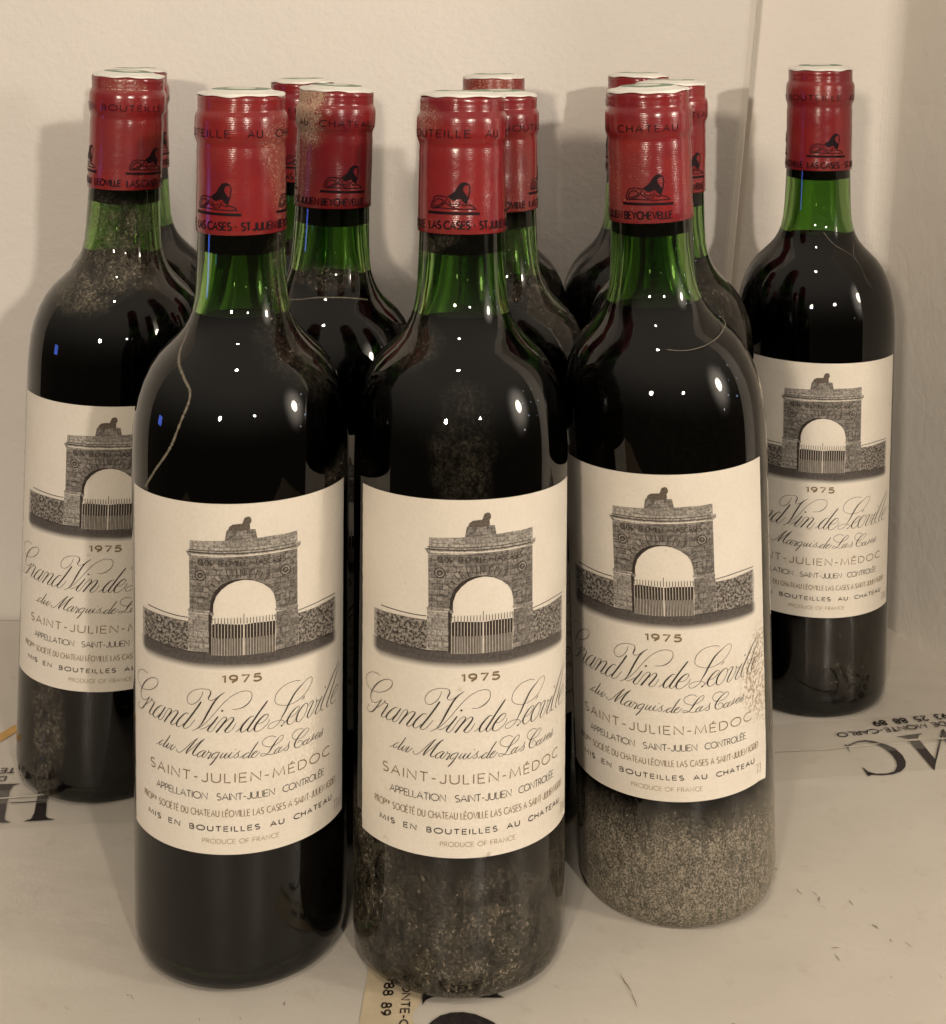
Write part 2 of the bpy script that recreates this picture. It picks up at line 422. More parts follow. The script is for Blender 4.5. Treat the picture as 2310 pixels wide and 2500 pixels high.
# ------------------------------------------------------------------ the setting
def mat_wall():
    m, n, l, p = new_mat('painted_plaster')
    v = coords(n, l)
    a = noise(n, l, v, 3, 4); b = noise(n, l, v, 260, 5, .6); c_ = noise(n, l, v, 40, 5, .65)
    c = mixc(n, l, rng(n, l, a, .3, .7), (.78, .74, .68), (.73, .69, .63))
    c = mixc(n, l, rng(n, l, c_, .66, .80, 0, .35), c, (.52, .42, .32))
    l.new(c, p.inputs['Base Color']); p.inputs['Roughness'].default_value = .6
    h = math_(n, l, 'ADD', math_(n, l, 'MULTIPLY', b, .5), math_(n, l, 'MULTIPLY', c_, 1.3))
    bump(n, l, p, h, .5, .0011)
    return m
M_WALL = mat_wall()
def wall_sheet(name, plan, z0, z1, shear, mat, nz=24):
    """plan: list of (x, y, shear_weight); extruded from z0 to z1"""
    v, f = [], []
    for k in range(nz + 1):
        z = z0 + (z1 - z0) * k / nz
        for x, y, s in plan: v.append((x + s * shear * (z - .19), y, z))
    m = len(plan)
    for k in range(nz):
        for i in range(m - 1):
            a = k * m + i
            f.append((a, a + 1, a + 1 + m, a + m))
    me = mesh_from(name, v, f, False)
    o = link(name, me, None, mat)
    o['kind'] = 'structure'
    return o
main_plan = [(-1.3, .741, 0), (.1335, .741, 1), (.1350, .7414, 1), (.1385, .744, 1), (.1400, .749, 1), (.1400, .775, 1)]
wall_sheet('wall', main_plan, -.30, 1.1, .072, M_WALL)
rec = [(.100, .768, 1)]
for k in range(9):
    a = k / 8
    rec.append((.2150 + .0130 * math.sin(a * math.pi / 2 * .85), .768 - .010 * (1 - math.cos(a * math.pi / 2)), 1))
rec += [(.2850, .575, .2), (.2885, .566, .2), (.30, .563, .2), (1.3, .563, 0)]
wall_sheet('side_wall', rec, -.30, 1.1, .045, M_WALL)
def mat_card():
    m, n, l, p = new_mat('coated_cardboard')
    v = coords(n, l)
    a = noise(n, l, v, 6, 5); b = noise(n, l, v, 70, 5, .65); c_ = noise(n, l, v, 420, 3); d_ = noise(n, l, v, 1600, 2)
    c = mixc(n, l, rng(n, l, a, .3, .7), (.59, .548, .48), (.51, .47, .405))
    c = mixc(n, l, rng(n, l, b, .56, .74, 0, .35), c, (.36, .30, .22))
    sp_ = math_(n, l, 'MULTIPLY', rng(n, l, b, .55, .66), rng(n, l, c_, .70, .76))
    c = mixc(n, l, math_(n, l, 'MULTIPLY', sp_, .75), c, (.10, .07, .045))
    l.new(c, p.inputs['Base Color'])
    l.new(rng(n, l, a, .3, .7, .30, .48), p.inputs['Roughness']); p.inputs['Specular IOR Level'].default_value = .45
    h = math_(n, l, 'ADD', math_(n, l, 'MULTIPLY', noise(n, l, v, 14, 3), 4.0), math_(n, l, 'MULTIPLY', d_, .05))
    h = math_(n, l, 'ADD', h, math_(n, l, 'MULTIPLY', b, .5))
    bump(n, l, p, h, .5, .0012)
    return m
M_CARD = mat_card()
M_EDGE = mat_simple('bare_corrugated_edge', (.34, .26, .17), .9, .1, 300)
M_LEDGE = mat_simple('ledge_paint', (.52, .47, .40), .5, .4, 200)
M_FLOOR = mat_simple('dark_floor', (.20, .15, .10), .5, .4, 60)
def boxmesh(x0, x1, y0, y1, z0, z1, bev=.0015):
    bm = bmesh.new(); bmesh.ops.create_cube(bm, size=1)
    for v in bm.verts:
        v.co = Vector(((x0 + x1) / 2 + v.co.x * (x1 - x0), (y0 + y1) / 2 + v.co.y * (y1 - y0), (z0 + z1) / 2 + v.co.z * (z1 - z0)))
    if bev: bmesh.ops.bevel(bm, geom=bm.edges[:], offset=bev, segments=2, affect='EDGES')
    me = bpy.data.meshes.new('box'); bm.to_mesh(me); bm.free(); return me
fl = link('floor', boxmesh(-1.3, 1.3, -.6, .80, -.32, -.30, 0), None, M_FLOOR); fl['kind'] = 'structure'
lg = link('ledge', boxmesh(.1345, .40, .7395, .7880, -.30, -.0012, .0005), None, M_LEDGE); lg['kind'] = 'structure'

# carton that the bottles stand on
carton = bpy.data.objects.new('cardboard_box', None); col.objects.link(carton); carton.location = (0, .55, -.30)
carton['label'] = 'pale coated cardboard carton with black hotel lettering, lying flat under all the bottles'
carton['category'] = 'box'
OFF = Vector((0, .55, -.30))
def cpart(name, me, mats):
    me.transform(Matrix.Translation(-OFF)); return link(name, me, carton, mats)
X0, X1, Y0, Y1 = -.34, .34, .30, .7385
seam = [(-340, 545.2), (-176.6, 565.7), (137.7, 604.5), (168.9, 608.9), (220.9, 616.5), (340, 633)]
cpart('carton_body', boxmesh(X0 + .003, X1 - .003, Y0 + .003, Y1 - .003, -.30, -.0042), M_CARD)
def flap(front):
    s = [(x / 1000, y / 1000 + (-.0006 if front else .0006)) for x, y in seam]
    pl = (s + [(X1, Y0), (X0, Y0)]) if front else (s + [(X1, Y1), (X0, Y1)])
    top, bot = 0.0, -.004
    # dense enough surface; gentle unevenness is in the material
    n = len(pl)
    v = [(x, y, top) for x, y in pl] + [(x, y, bot) for x, y in pl]
    ids = list(range(n))
    f = [tuple(reversed(ids)) if front else tuple(ids)]
    # orient up
    a = sum((pl[i][0] * pl[(i + 1) % n][1] - pl[(i + 1) % n][0] * pl[i][1]) for i in range(n))
    f = [tuple(ids) if a > 0 else tuple(reversed(ids))]
    f.append(tuple(i + n for i in reversed(f[0])))
    for i in range(n):
        j = (i + 1) % n
        f.append((i, j, j + n, i + n) if a < 0 else (j, i, i + n, j + n))
    return mesh_from('flap', v, f)
cpart('top_flap', flap(True), M_CARD); cpart('top_flap', flap(False), M_CARD)
# clear tape pressed over the joint, wrinkled in a few places
mt, n_, l_, p_ = new_mat('clear_tape')
p_.inputs['Base Color'].default_value = (.66, .61, .52, 1); p_.inputs['Roughness'].default_value = .15; p_.inputs['Alpha'].default_value = .13
p_.inputs['Coat Weight'].default_value = .6
v_ = coords(n_, l_, (30, 160, 1)); bump(n_, l_, p_, noise(n_, l_, v_, 4, 4), .8, .0012)
T = Flat()
sp1 = lerp(seam)
T.grid([x for x in range(-300, 301, 5)], lambda u: sp1(u) + 24, lambda u: sp1(u) - 24, [0, .15, .45, .5, .55, .85, 1], 0, .25, lambda u, z, t: 1)
cpart('packing_tape', T.build('tape', lambda u, v, h: (u / 1000, v / 1000, h / 1000 + (.00035 if abs(v - sp1(u)) < 3 else 0))), mt)
T = Flat()
T.ribbon([(x, sp1(x) + 1.2 * math.sin(x * .07), .9 + .5 * math.sin(x * .13)) for x in range(-300, 301, 6)], 0, .65)
cpart('tape_crease', T.build('crease', lambda u, v, h: (u / 1000, v / 1000, h / 1000)), mat_simple('tape_wrinkle', (.62, .57, .48), .25, .5, 400))

M_BLACK = mat_ink('carton_print', (.016, .012, .012), .3)
SCRIPT=[[(-34.51,105.68,0.068),(-36.22,106.04,0.081),(-39.06,105.54,0.095),(-41.55,104.0,0.095),(-42.58,102.32,0.095),(-42.0,100.73,0.081),(-39.99,99.58,0.068),(-37.9,99.35,0.068),(-35.49,99.8,0.108),(-33.46,100.5,0.135),(-31.15,101.77,0.189),(-29.44,103.35,0.189),(-28.86,104.77,0.162),(-29.42,105.56,0.108),(-30.68,105.51,0.135),(-32.24,105.05,0.162),(-34.16,104.0,0.216),(-36.55,102.03,0.352),(-38.51,99.74,0.352),(-39.5,97.81,0.271),(-39.53,96.4,0.189),(-38.57,95.52,0.108),(-36.77,95.8,0.108),(-34.74,96.98,0.108),(-33.48,97.99,0.135)],[(-33.48,97.99,0.135),(-34.74,96.43,0.216),(-36.51,94.23,0.325),(-37.99,92.67,0.379),(-39.27,91.8,0.189),(-41.02,91.43,0.068),(-41.97,91.87,0.068),(-41.75,92.81,0.068)],[(-40.97,93.84,0.189),(-40.62,93.28,0.189)],[(-36.51,94.09,0.068),(-34.5,95.54,0.108),(-32.55,97.21,0.135),(-32.19,98.03,0.271),(-32.2,97.33,0.271)],[(-32.32,97.08,0.108),(-30.97,97.26,0.189),(-30.98,96.64,0.352),(-32.34,94.64,0.379),(-33.91,92.41,0.379),(-33.67,92.02,0.189),(-33.07,92.02,0.108),(-32.02,92.56,0.095),(-31.45,93.01,0.081)],[(-26.74,96.93,0.108),(-27.5,96.91,0.162),(-28.89,95.93,0.271),(-30.57,94.28,0.379),(-31.57,92.69,0.433),(-31.35,92.0,0.271),(-30.37,91.96,0.108),(-29.12,92.75,0.081),(-27.91,94.02,0.081)],[(-25.44,97.02,0.352),(-26.94,94.87,0.379),(-28.82,92.36,0.379),(-28.72,91.9,0.189),(-27.92,91.92,0.108),(-26.96,92.66,0.081),(-25.64,94.55,0.081),(-24.37,96.42,0.108),(-23.5,97.06,0.135),(-22.82,96.88,0.216),(-22.9,96.25,0.352),(-24.03,94.58,0.379),(-26.12,91.73,0.379)],[(-24.93,93.24,0.068),(-23.51,94.85,0.081),(-21.98,96.4,0.108),(-20.83,97.01,0.135),(-20.11,96.83,0.271),(-20.27,96.25,0.379),(-21.66,94.22,0.406),(-23.18,92.19,0.406),(-23.02,91.75,0.189),(-22.42,91.72,0.108),(-21.51,92.26,0.095),(-20.53,93.11,0.081)],[(-16.05,96.59,0.108),(-16.5,96.99,0.135),(-17.4,96.69,0.216),(-18.78,95.4,0.352),(-20.13,93.74,0.433),(-20.77,92.37,0.46),(-20.62,91.72,0.243),(-19.98,91.61,0.108),(-19.11,92.11,0.081),(-17.87,93.25,0.081)],[(-11.61,101.49,0.406),(-13.01,99.35,0.433),(-15.32,96.02,0.433),(-18.1,92.25,0.433),(-18.1,91.7,0.189),(-17.34,91.57,0.108),(-16.22,92.19,0.095),(-15.19,93.31,0.095),(-13.81,95.16,0.081)],[(-11.02,105.0,0.108),(-11.43,103.6,0.135),(-12.41,102.0,0.162),(-13.69,100.82,0.162),(-14.84,100.25,0.135),(-16.01,100.4,0.108),(-16.6,101.26,0.108),(-16.52,102.5,0.108),(-15.55,104.02,0.135),(-13.96,105.2,0.135),(-12.26,105.79,0.108),(-10.74,105.98,0.095),(-9.24,105.97,0.108),(-8.5,105.48,0.216),(-8.37,104.68,0.325),(-8.77,103.7,0.352),(-9.18,102.93,0.271),(-8.98,102.4,0.135),(-8.3,102.24,0.108),(-7.37,102.57,0.095),(-6.3,103.29,0.081)],[(-3.67,105.18,0.081),(-4.59,104.56,0.189),(-5.77,103.58,0.325),(-7.1,101.9,0.406),(-8.58,99.37,0.46),(-9.8,97.1,0.46),(-10.91,94.95,0.379),(-11.88,93.48,0.243),(-12.72,92.5,0.135),(-13.58,91.9,0.108),(-14.73,91.26,0.068)],[(-13.58,91.9,0.081),(-12.02,92.79,0.108),(-10.22,94.34,0.108),(-8.18,96.54,0.122),(-6.18,99.09,0.135),(-4.07,101.58,0.135),(-1.99,103.48,0.122),(0.35,104.89,0.122),(1.9,105.34,0.108),(3.19,105.38,0.095),(4.36,105.07,0.095),(5.01,104.26,0.108),(5.01,103.03,0.135),(4.49,101.86,0.189),(3.45,100.74,0.243),(2.15,99.89,0.216),(0.73,99.44,0.135),(-1.21,99.32,0.068)],[(-4.86,98.72,0.46),(-4.27,99.0,0.46)],[(-12.02,92.1,0.068),(-11.05,92.35,0.081),(-9.95,93.0,0.081),(-8.73,93.92,0.081)],[(-5.92,96.92,0.298),(-7.11,95.24,0.406),(-8.59,93.38,0.433),(-9.41,92.09,0.406),(-9.27,91.63,0.189),(-8.6,91.47,0.108),(-7.79,92.07,0.095),(-6.59,93.77,0.095),(-5.26,95.58,0.108),(-4.08,96.63,0.135),(-3.42,96.76,0.135),(-3.1,96.36,0.271),(-3.43,95.61,0.379),(-4.74,93.83,0.433),(-6.59,91.45,0.46)],[(-4.74,93.83,0.068),(-3.43,95.06,0.095),(-2.25,96.14,0.122),(-1.34,96.67,0.162),(-0.82,96.38,0.298),(-1.02,95.57,0.406),(-2.26,93.83,0.433),(-3.69,92.07,0.433),(-3.56,91.59,0.189),(-2.91,91.45,0.108),(-2.0,91.85,0.108),(-1.09,92.85,0.095),(-0.05,94.58,0.068)],[(-0.28,91.53,0.068),(0.49,92.24,0.068),(1.27,92.81,0.081)],[(5.69,96.35,0.108),(5.3,96.6,0.135),(4.52,96.35,0.243),(3.22,95.11,0.406),(1.92,93.58,0.487),(1.4,92.26,0.487),(1.53,91.5,0.243),(2.18,91.45,0.108),(2.96,92.0,0.081),(3.74,92.75,0.081)],[(10.25,101.2,0.271),(9.25,99.94,0.406),(7.53,97.75,0.433),(5.56,95.0,0.46),(3.87,92.6,0.46),(3.61,91.8,0.379),(3.8,91.38,0.162),(4.39,91.38,0.108),(5.17,92.05,0.081),(5.95,92.77,0.068)],[(6.87,93.88,0.108),(7.92,93.86,0.095),(9.12,94.36,0.108),(10.19,95.4,0.122),(10.46,96.24,0.162),(9.99,96.6,0.162),(8.98,96.29,0.298),(7.53,95.01,0.433),(6.34,93.54,0.487),(5.82,92.24,0.487),(5.95,91.47,0.271),(6.61,91.18,0.122),(7.79,91.42,0.108),(9.25,92.42,0.108),(10.33,93.46,0.095),(10.93,94.72,0.068)],[(21.87,105.18,0.135),(20.32,105.7,0.135),(18.21,105.66,0.135),(16.03,105.17,0.135),(14.2,104.02,0.162),(13.09,102.61,0.162),(12.61,101.07,0.135),(12.89,99.91,0.122),(13.93,99.01,0.122),(15.76,98.31,0.108),(17.5,98.14,0.095),(19.13,98.25,0.095),(21.27,98.73,0.095),(23.17,99.66,0.095),(24.99,101.15,0.108),(26.35,102.78,0.122),(26.87,103.99,0.135),(26.69,104.88,0.122),(25.99,105.19,0.122),(24.47,104.79,0.122),(23.15,103.96,0.189),(21.25,102.74,0.325),(19.72,101.39,0.433),(18.38,99.56,0.46),(17.35,98.04,0.46),(16.2,96.0,0.379),(15.2,94.59,0.243),(14.36,93.14,0.122),(13.25,92.16,0.122),(12.01,91.46,0.122),(10.92,91.33,0.108),(10.38,91.64,0.108),(10.52,92.58,0.108),(11.73,93.3,0.108),(13.24,93.6,0.095),(14.5,93.59,0.095),(15.49,93.22,0.108),(15.99,92.47,0.095),(15.64,91.87,0.081)],[(14.72,91.41,0.406),(15.35,91.67,0.352)],[(15.35,91.8,0.081),(16.06,92.32,0.081),(17.07,93.16,0.081)],[(17.95,93.61,0.081),(19.44,94.02,0.095),(20.97,95.09,0.108),(21.67,96.12,0.122),(21.43,96.54,0.108),(20.5,96.4,0.216),(18.98,95.39,0.352),(17.51,93.73,0.46),(17.0,92.49,0.46),(17.22,91.6,0.271),(17.96,91.19,0.108),(19.15,91.62,0.095),(20.36,92.5,0.081)],[(22.45,98.3,0.068),(23.17,98.83,0.189),(23.66,99.3,0.189)],[(24.67,96.61,0.108),(23.67,96.59,0.216),(22.22,95.53,0.352),(20.97,93.98,0.433),(20.44,92.48,0.433),(20.52,91.56,0.298),(21.14,91.16,0.108),(22.4,91.59,0.108),(23.69,92.83,0.122),(24.68,94.59,0.135),(25.01,95.86,0.162),(24.67,96.61,0.122)],[(24.84,95.23,0.068),(25.86,96.13,0.081),(27.09,96.6,0.135),(27.45,96.26,0.271),(26.74,95.12,0.325),(25.53,93.46,0.379),(24.77,92.05,0.379),(24.86,91.39,0.189),(25.54,91.29,0.095),(26.93,92.4,0.095),(28.19,94.03,0.108),(28.74,95.37,0.162),(28.92,96.42,0.216)],[(31.66,96.48,0.216),(30.46,95.13,0.325),(29.12,93.4,0.352),(28.29,92.03,0.352),(28.48,91.33,0.162),(29.32,91.5,0.081),(30.48,92.17,0.081)],[(28.73,95.79,0.108),(29.49,95.5,0.095),(30.26,95.77,0.081)],[(32.89,98.81,0.298),(33.43,99.3,0.298)],[(41.49,104.7,0.108),(39.98,103.36,0.189),(37.29,101.24,0.298),(34.66,98.23,0.352),(32.49,95.59,0.379),(31.07,93.2,0.379),(30.98,91.98,0.271),(31.49,91.35,0.135),(32.52,91.63,0.081)],[(42.48,103.55,0.108),(40.6,101.67,0.189),(38.09,98.48,0.298),(35.85,95.47,0.325),(34.25,93.18,0.352),(33.92,92.04,0.298),(34.26,91.4,0.135),(35.18,91.8,0.081)],[(37.1,93.8,0.068),(39.22,94.58,0.068),(41.28,95.8,0.081),(40.96,96.66,0.108),(39.48,96.46,0.189),(37.35,94.83,0.298),(36.36,92.99,0.325),(36.62,91.6,0.162),(37.9,91.46,0.068),(39.53,91.87,0.068)],[(-29.86,82.94,0.098),(-28.82,83.6,0.098)],[(-26.15,85.44,0.098),(-27.1,84.95,0.156),(-28.52,83.69,0.274),(-28.38,83.14,0.195),(-27.67,83.37,0.098),(-26.84,84.03,0.098)],[(-23.43,87.8,0.195),(-24.7,85.86,0.274),(-26.57,83.31,0.313),(-26.44,82.95,0.156),(-25.63,83.29,0.098),(-24.71,84.26,0.098)],[(-23.94,85.07,0.195),(-25.11,83.25,0.274),(-24.85,82.98,0.137),(-23.95,83.57,0.098),(-22.95,84.74,0.098)],[(-22.1,85.06,0.195),(-23.58,82.98,0.274),(-23.33,82.85,0.117),(-22.47,83.27,0.098),(-21.03,84.73,0.098)],[(-20.8,83.59,0.43),(-20.57,83.54,0.43)],[(-20.8,83.19,0.117),(-19.88,82.81,0.117),(-18.51,83.6,0.117),(-16.75,85.34,0.137),(-14.62,87.48,0.137),(-12.75,88.93,0.098),(-13.58,88.03,0.195),(-15.04,86.23,0.352),(-16.76,83.95,0.352),(-17.09,82.9,0.274)],[(-17.09,82.9,0.117),(-15.47,84.57,0.117),(-12.97,86.93,0.117),(-11.34,88.31,0.137),(-10.34,88.9,0.117),(-11.34,88.11,0.234),(-12.97,86.14,0.391),(-14.42,83.95,0.391),(-14.63,83.12,0.313),(-14.01,82.82,0.117),(-13.18,83.34,0.098)],[(-10.26,84.97,0.098),(-10.95,84.9,0.156),(-12.36,84.04,0.234),(-13.08,82.96,0.274),(-12.57,82.53,0.137),(-11.56,83.15,0.098),(-10.56,84.44,0.098)],[(-9.96,84.89,0.195),(-11.36,82.97,0.274),(-11.16,82.5,0.137),(-10.36,82.88,0.098),(-9.17,84.57,0.098)],[(-8.98,85.08,0.234),(-9.08,84.48,0.156),(-8.2,84.44,0.156),(-8.39,83.84,0.234),(-9.47,82.27,0.274)],[(-9.47,82.17,0.098),(-8.59,82.74,0.098)],[(-5.5,84.57,0.098),(-6.07,84.75,0.156),(-7.42,84.1,0.234),(-8.2,83.06,0.274),(-7.81,82.59,0.137),(-6.85,83.14,0.098)],[(-5.31,84.78,0.156),(-6.46,82.96,0.274),(-7.62,81.32,0.313),(-8.79,80.05,0.234)],[(-4.17,84.6,0.156),(-5.31,83.0,0.274),(-5.12,82.61,0.137),(-4.17,83.22,0.098),(-3.41,84.21,0.098)],[(-2.85,84.6,0.156),(-3.98,83.02,0.274),(-3.79,82.63,0.137),(-3.04,82.83,0.098),(-2.28,84.0,0.098)],[(-1.34,84.77,0.156),(-2.47,83.22,0.274),(-2.28,82.72,0.137),(-1.34,83.0,0.098),(0.53,84.49,0.098),(1.28,85.14,0.098)],[(-0.37,85.62,0.234),(-0.12,85.71,0.234)],[(1.28,85.14,0.098),(0.53,84.3,0.156),(0.72,83.5,0.234),(0.16,82.84,0.156),(-0.78,82.78,0.156),(-0.59,82.97,0.156)],[(0.96,82.51,0.098),(2.08,83.42,0.098)],[(4.15,84.22,0.098),(3.77,84.26,0.156),(2.64,83.57,0.274),(2.08,82.73,0.274),(2.64,82.39,0.117),(3.58,83.09,0.098)],[(7.17,87.59,0.195),(5.84,85.8,0.274),(4.15,83.23,0.313),(3.77,82.58,0.274),(4.15,82.34,0.117),(4.9,82.95,0.098)],[(5.09,83.32,0.098),(6.22,83.77,0.098),(6.89,84.47,0.117),(6.41,84.53,0.156),(5.28,83.5,0.274),(4.9,82.65,0.274),(5.47,82.38,0.117),(6.41,82.75,0.098),(7.65,84.06,0.098)],[(13.1,88.08,0.098),(11.81,88.75,0.117),(10.25,88.66,0.137),(8.89,87.91,0.137),(8.41,86.91,0.117),(9.09,85.9,0.117),(11.03,85.14,0.117),(13.01,85.52,0.098),(14.82,86.48,0.098),(15.64,87.67,0.117),(15.33,88.25,0.117),(14.21,87.83,0.156),(12.81,86.36,0.313),(11.43,84.47,0.352),(10.45,83.17,0.195),(9.09,82.43,0.117),(7.94,82.62,0.098),(7.94,83.12,0.098),(8.9,83.26,0.098),(10.45,82.58,0.117),(11.82,82.4,0.098),(12.62,82.82,0.098)],[(14.62,84.14,0.098),(14.02,84.19,0.156),(12.81,83.37,0.274),(12.52,82.54,0.234),(13.21,82.49,0.098),(14.22,83.25,0.098)],[(15.24,84.39,0.156),(13.82,82.94,0.274),(13.82,82.55,0.137),(14.63,82.65,0.098),(15.86,83.43,0.098)],[(15.86,83.03,0.098),(17.53,84.38,0.098),(17.95,85.26,0.098),(17.53,84.38,0.156),(17.53,83.38,0.234),(16.9,82.55,0.156),(15.86,82.63,0.117)],[(23.07,87.98,0.098),(21.45,88.61,0.117),(19.67,88.16,0.137),(18.81,87.01,0.137),(19.24,85.88,0.098),(20.79,85.21,0.098),(23.08,85.46,0.098),(24.99,86.61,0.117),(25.23,87.53,0.117),(24.26,87.88,0.117),(22.38,86.9,0.274),(20.57,85.28,0.391),(19.69,83.55,0.352),(20.13,82.51,0.195),(21.48,82.28,0.117),(22.62,83.0,0.098),(22.62,84.01,0.098),(21.47,84.49,0.098),(20.8,83.8,0.098)],[(25.0,83.78,0.098),(24.27,83.84,0.156),(23.09,83.25,0.274),(23.09,82.44,0.195),(24.04,82.41,0.098),(25.25,83.29,0.098)],[(25.87,84.07,0.156),(24.52,82.75,0.274),(24.76,82.26,0.117),(25.75,82.7,0.098)],[(25.75,82.5,0.098),(27.53,84.06,0.098),(27.79,84.77,0.098),(27.27,83.75,0.156),(27.27,82.94,0.195),(26.25,82.82,0.117)],[(28.32,83.34,0.098),(29.96,83.71,0.098),(30.24,84.21,0.098),(29.4,84.34,0.156),(28.19,83.4,0.234),(28.33,82.73,0.156),(29.41,82.71,0.098),(31.1,84.06,0.098)],[(29.97,82.69,0.098),(31.69,84.02,0.098),(32.13,85.06,0.098),(31.69,84.02,0.137),(31.69,82.99,0.195),(30.53,82.46,0.156),(30.11,82.53,0.117)]]
ART={'parapet':[(-15.44,155.69),(-12.22,155.73),(-8.27,155.93),(-3.72,156.16),(0.85,156.31),(6.66,156.67),(12.36,156.89),(16.46,156.81),(20.51,157.04),(20.63,153.27),(14.92,152.97),(7.61,152.72),(1.97,152.52),(-3.49,152.37),(-10.0,152.24),(-15.58,152.12)],'pedestal':[(-3.72,156.1),(-3.09,159.48),(-2.22,160.13),(6.19,159.68),(6.78,156.66),(0.85,156.31)],'lion':[(-2.76,159.48),(-2.23,160.79),(-1.15,161.53),(0.38,161.7),(1.92,161.73),(2.25,162.59),(2.68,163.66),(3.68,164.04),(4.47,163.88),(4.92,162.86),(4.81,162.1),(4.37,161.58),(4.49,159.93),(3.04,159.48),(-0.26,159.42)],'cornice':[(-17.01,151.97),(-15.58,152.12),(-10.0,152.24),(-3.49,152.37),(1.97,152.52),(7.61,152.72),(14.92,152.97),(20.63,153.27),(21.95,153.22),(21.75,152.03),(20.71,151.13),(14.93,151.08),(7.62,150.96),(0.88,150.82),(-7.81,150.35),(-15.69,150.17)],'facade':[(-15.8,150.05),(-15.65,141.37),(-15.62,132.55),(-8.61,132.42),(-8.61,133.52),(-8.19,136.39),(-6.9,139.29),(-4.74,141.51),(-2.14,142.8),(0.48,143.26),(3.35,143.31),(5.83,142.66),(8.61,141.37),(10.77,139.54),(12.25,137.1),(12.89,134.56),(13.03,131.87),(20.73,131.67),(20.65,141.31),(20.56,150.94),(14.93,151.04),(7.62,150.92),(0.88,150.78),(-7.81,150.31)],'soffit':[(-7.51,131.79),(-7.42,134.66),(-6.45,137.54),(-4.73,139.75),(-2.57,141.49),(-0.18,142.52),(2.24,142.94),(3.35,142.91),(5.83,142.44),(8.61,141.14),(10.65,139.44),(10.77,139.54),(8.61,141.37),(5.83,142.66),(3.35,143.31),(0.48,143.26),(-2.14,142.8),(-4.74,141.51),(-6.9,139.29),(-8.19,136.39),(-8.61,133.52),(-8.61,132.09)],'impostL':[(-16.31,132.47),(-14.82,132.86),(-7.3,132.02),(-7.29,131.14),(-8.16,130.78),(-8.6,131.54),(-15.96,131.41)],'impostR':[(12.66,132.16),(17.74,132.1),(20.58,132.26),(21.03,131.15),(20.59,130.8),(15.08,131.06),(12.79,131.25)],'pillarL':[(-15.98,131.22),(-8.98,131.23),(-8.83,118.3),(-15.73,118.63),(-16.21,123.07),(-16.09,128.5)],'revealL':[(-8.98,131.59),(-7.56,131.14),(-8.09,129.67),(-8.3,118.33),(-8.92,118.11)],'pillarR':[(13.15,130.93),(20.78,130.97),(21.0,129.02),(21.15,117.94),(12.6,117.64),(13.07,123.41),(13.15,128.1)],'wallL':[(-37.82,128.37),(-31.98,128.38),(-26.54,128.59),(-20.79,128.6),(-16.13,128.5),(-16.03,118.59),(-20.85,118.45),(-26.61,118.55),(-32.08,118.63),(-37.95,118.51)],'wallR':[(21.0,129.02),(26.94,128.87),(33.71,129.15),(38.76,129.07),(39.57,126.03),(38.89,116.49),(36.71,116.76),(27.0,117.53),(21.25,117.91)],'groundT':[(-37.95,118.51),(-32.08,118.72),(-26.61,118.55),(-21.94,118.4),(-15.74,118.0),(-9.37,118.26),(3.06,117.6),(7.76,117.29),(12.22,117.52),(21.04,117.97),(26.99,117.62),(36.71,116.76),(39.27,116.73)],'groundB':[(-38.22,113.78),(-34.37,112.54),(-26.65,112.88),(-21.97,113.12),(-15.76,113.2),(-9.39,113.2),(3.06,113.46),(7.77,113.14),(12.23,113.17),(20.2,113.05),(27.02,112.9),(35.41,112.58),(39.51,112.7)],'hedge':[(-8.1,127.88),(-6.5,128.31),(-2.22,128.19),(3.06,127.94),(5.76,128.23),(8.49,128.19),(13.12,128.02),(12.6,117.64),(7.76,117.38),(3.06,117.69),(-8.3,118.15)]}
VOUS=[[(-3.35,146.33),(-2.36,143.03)],[(-7.24,143.89),(-5.17,141.62)],[(-5.62,144.36),(-3.87,142.39)],[(-4.53,144.15),(-3.12,142.49)],[(-9.74,140.5),(-7.44,139.05)],[(-9.29,138.11),(-8.19,137.49)],[(-11.7,137.2),(-9.06,136.58)],[(-1.51,146.52),(-1.06,144.09)],[(2.62,146.77),(2.5,143.92)],[(4.45,146.41),(4.24,143.57)],[(6.96,146.07),(5.94,143.2)],[(10.74,143.96),(8.96,141.99)],[(13.98,141.03),(11.5,139.32)],[(15.82,136.93),(12.75,136.36)],[(14.77,138.46),(12.25,137.88)],[(14.54,134.72),(13.02,134.54)],[(0.02,146.69),(0.25,143.82)],[(1.34,146.62),(1.46,143.87)],[(8.59,144.9),(7.44,142.83)],[(-8.21,141.67),(-6.25,140.51)]]
MED=[(-11.84,144.22),(16.29,144.63)]
ARCTXT=[(-12.53,148.24),(-8.02,148.48),(-5.74,148.53),(3.32,148.7),(4.21,148.96),(5.34,148.87),(6.48,148.98),(16.26,148.86)]
COPE=[[(-37.82,128.37),(-31.98,128.41),(-26.54,128.59),(-20.79,128.6),(-16.28,128.56)],[(21.0,129.11),(26.94,128.96),(33.71,129.25),(38.76,129.27)],[(-34.18,129.82),(-29.12,129.74),(-22.99,129.6),(-19.73,129.53),(-16.28,129.56)],[(21.0,129.68),(25.73,130.0),(32.22,130.24),(38.75,129.96)]]
BASEL=[[(-35.32,118.68),(-29.21,118.57),(-24.2,118.43),(-19.78,118.39),(-15.93,118.24),(-9.37,118.35)],[(12.22,117.52),(14.13,117.81),(21.04,117.87),(27.0,117.53),(36.71,116.76)]]
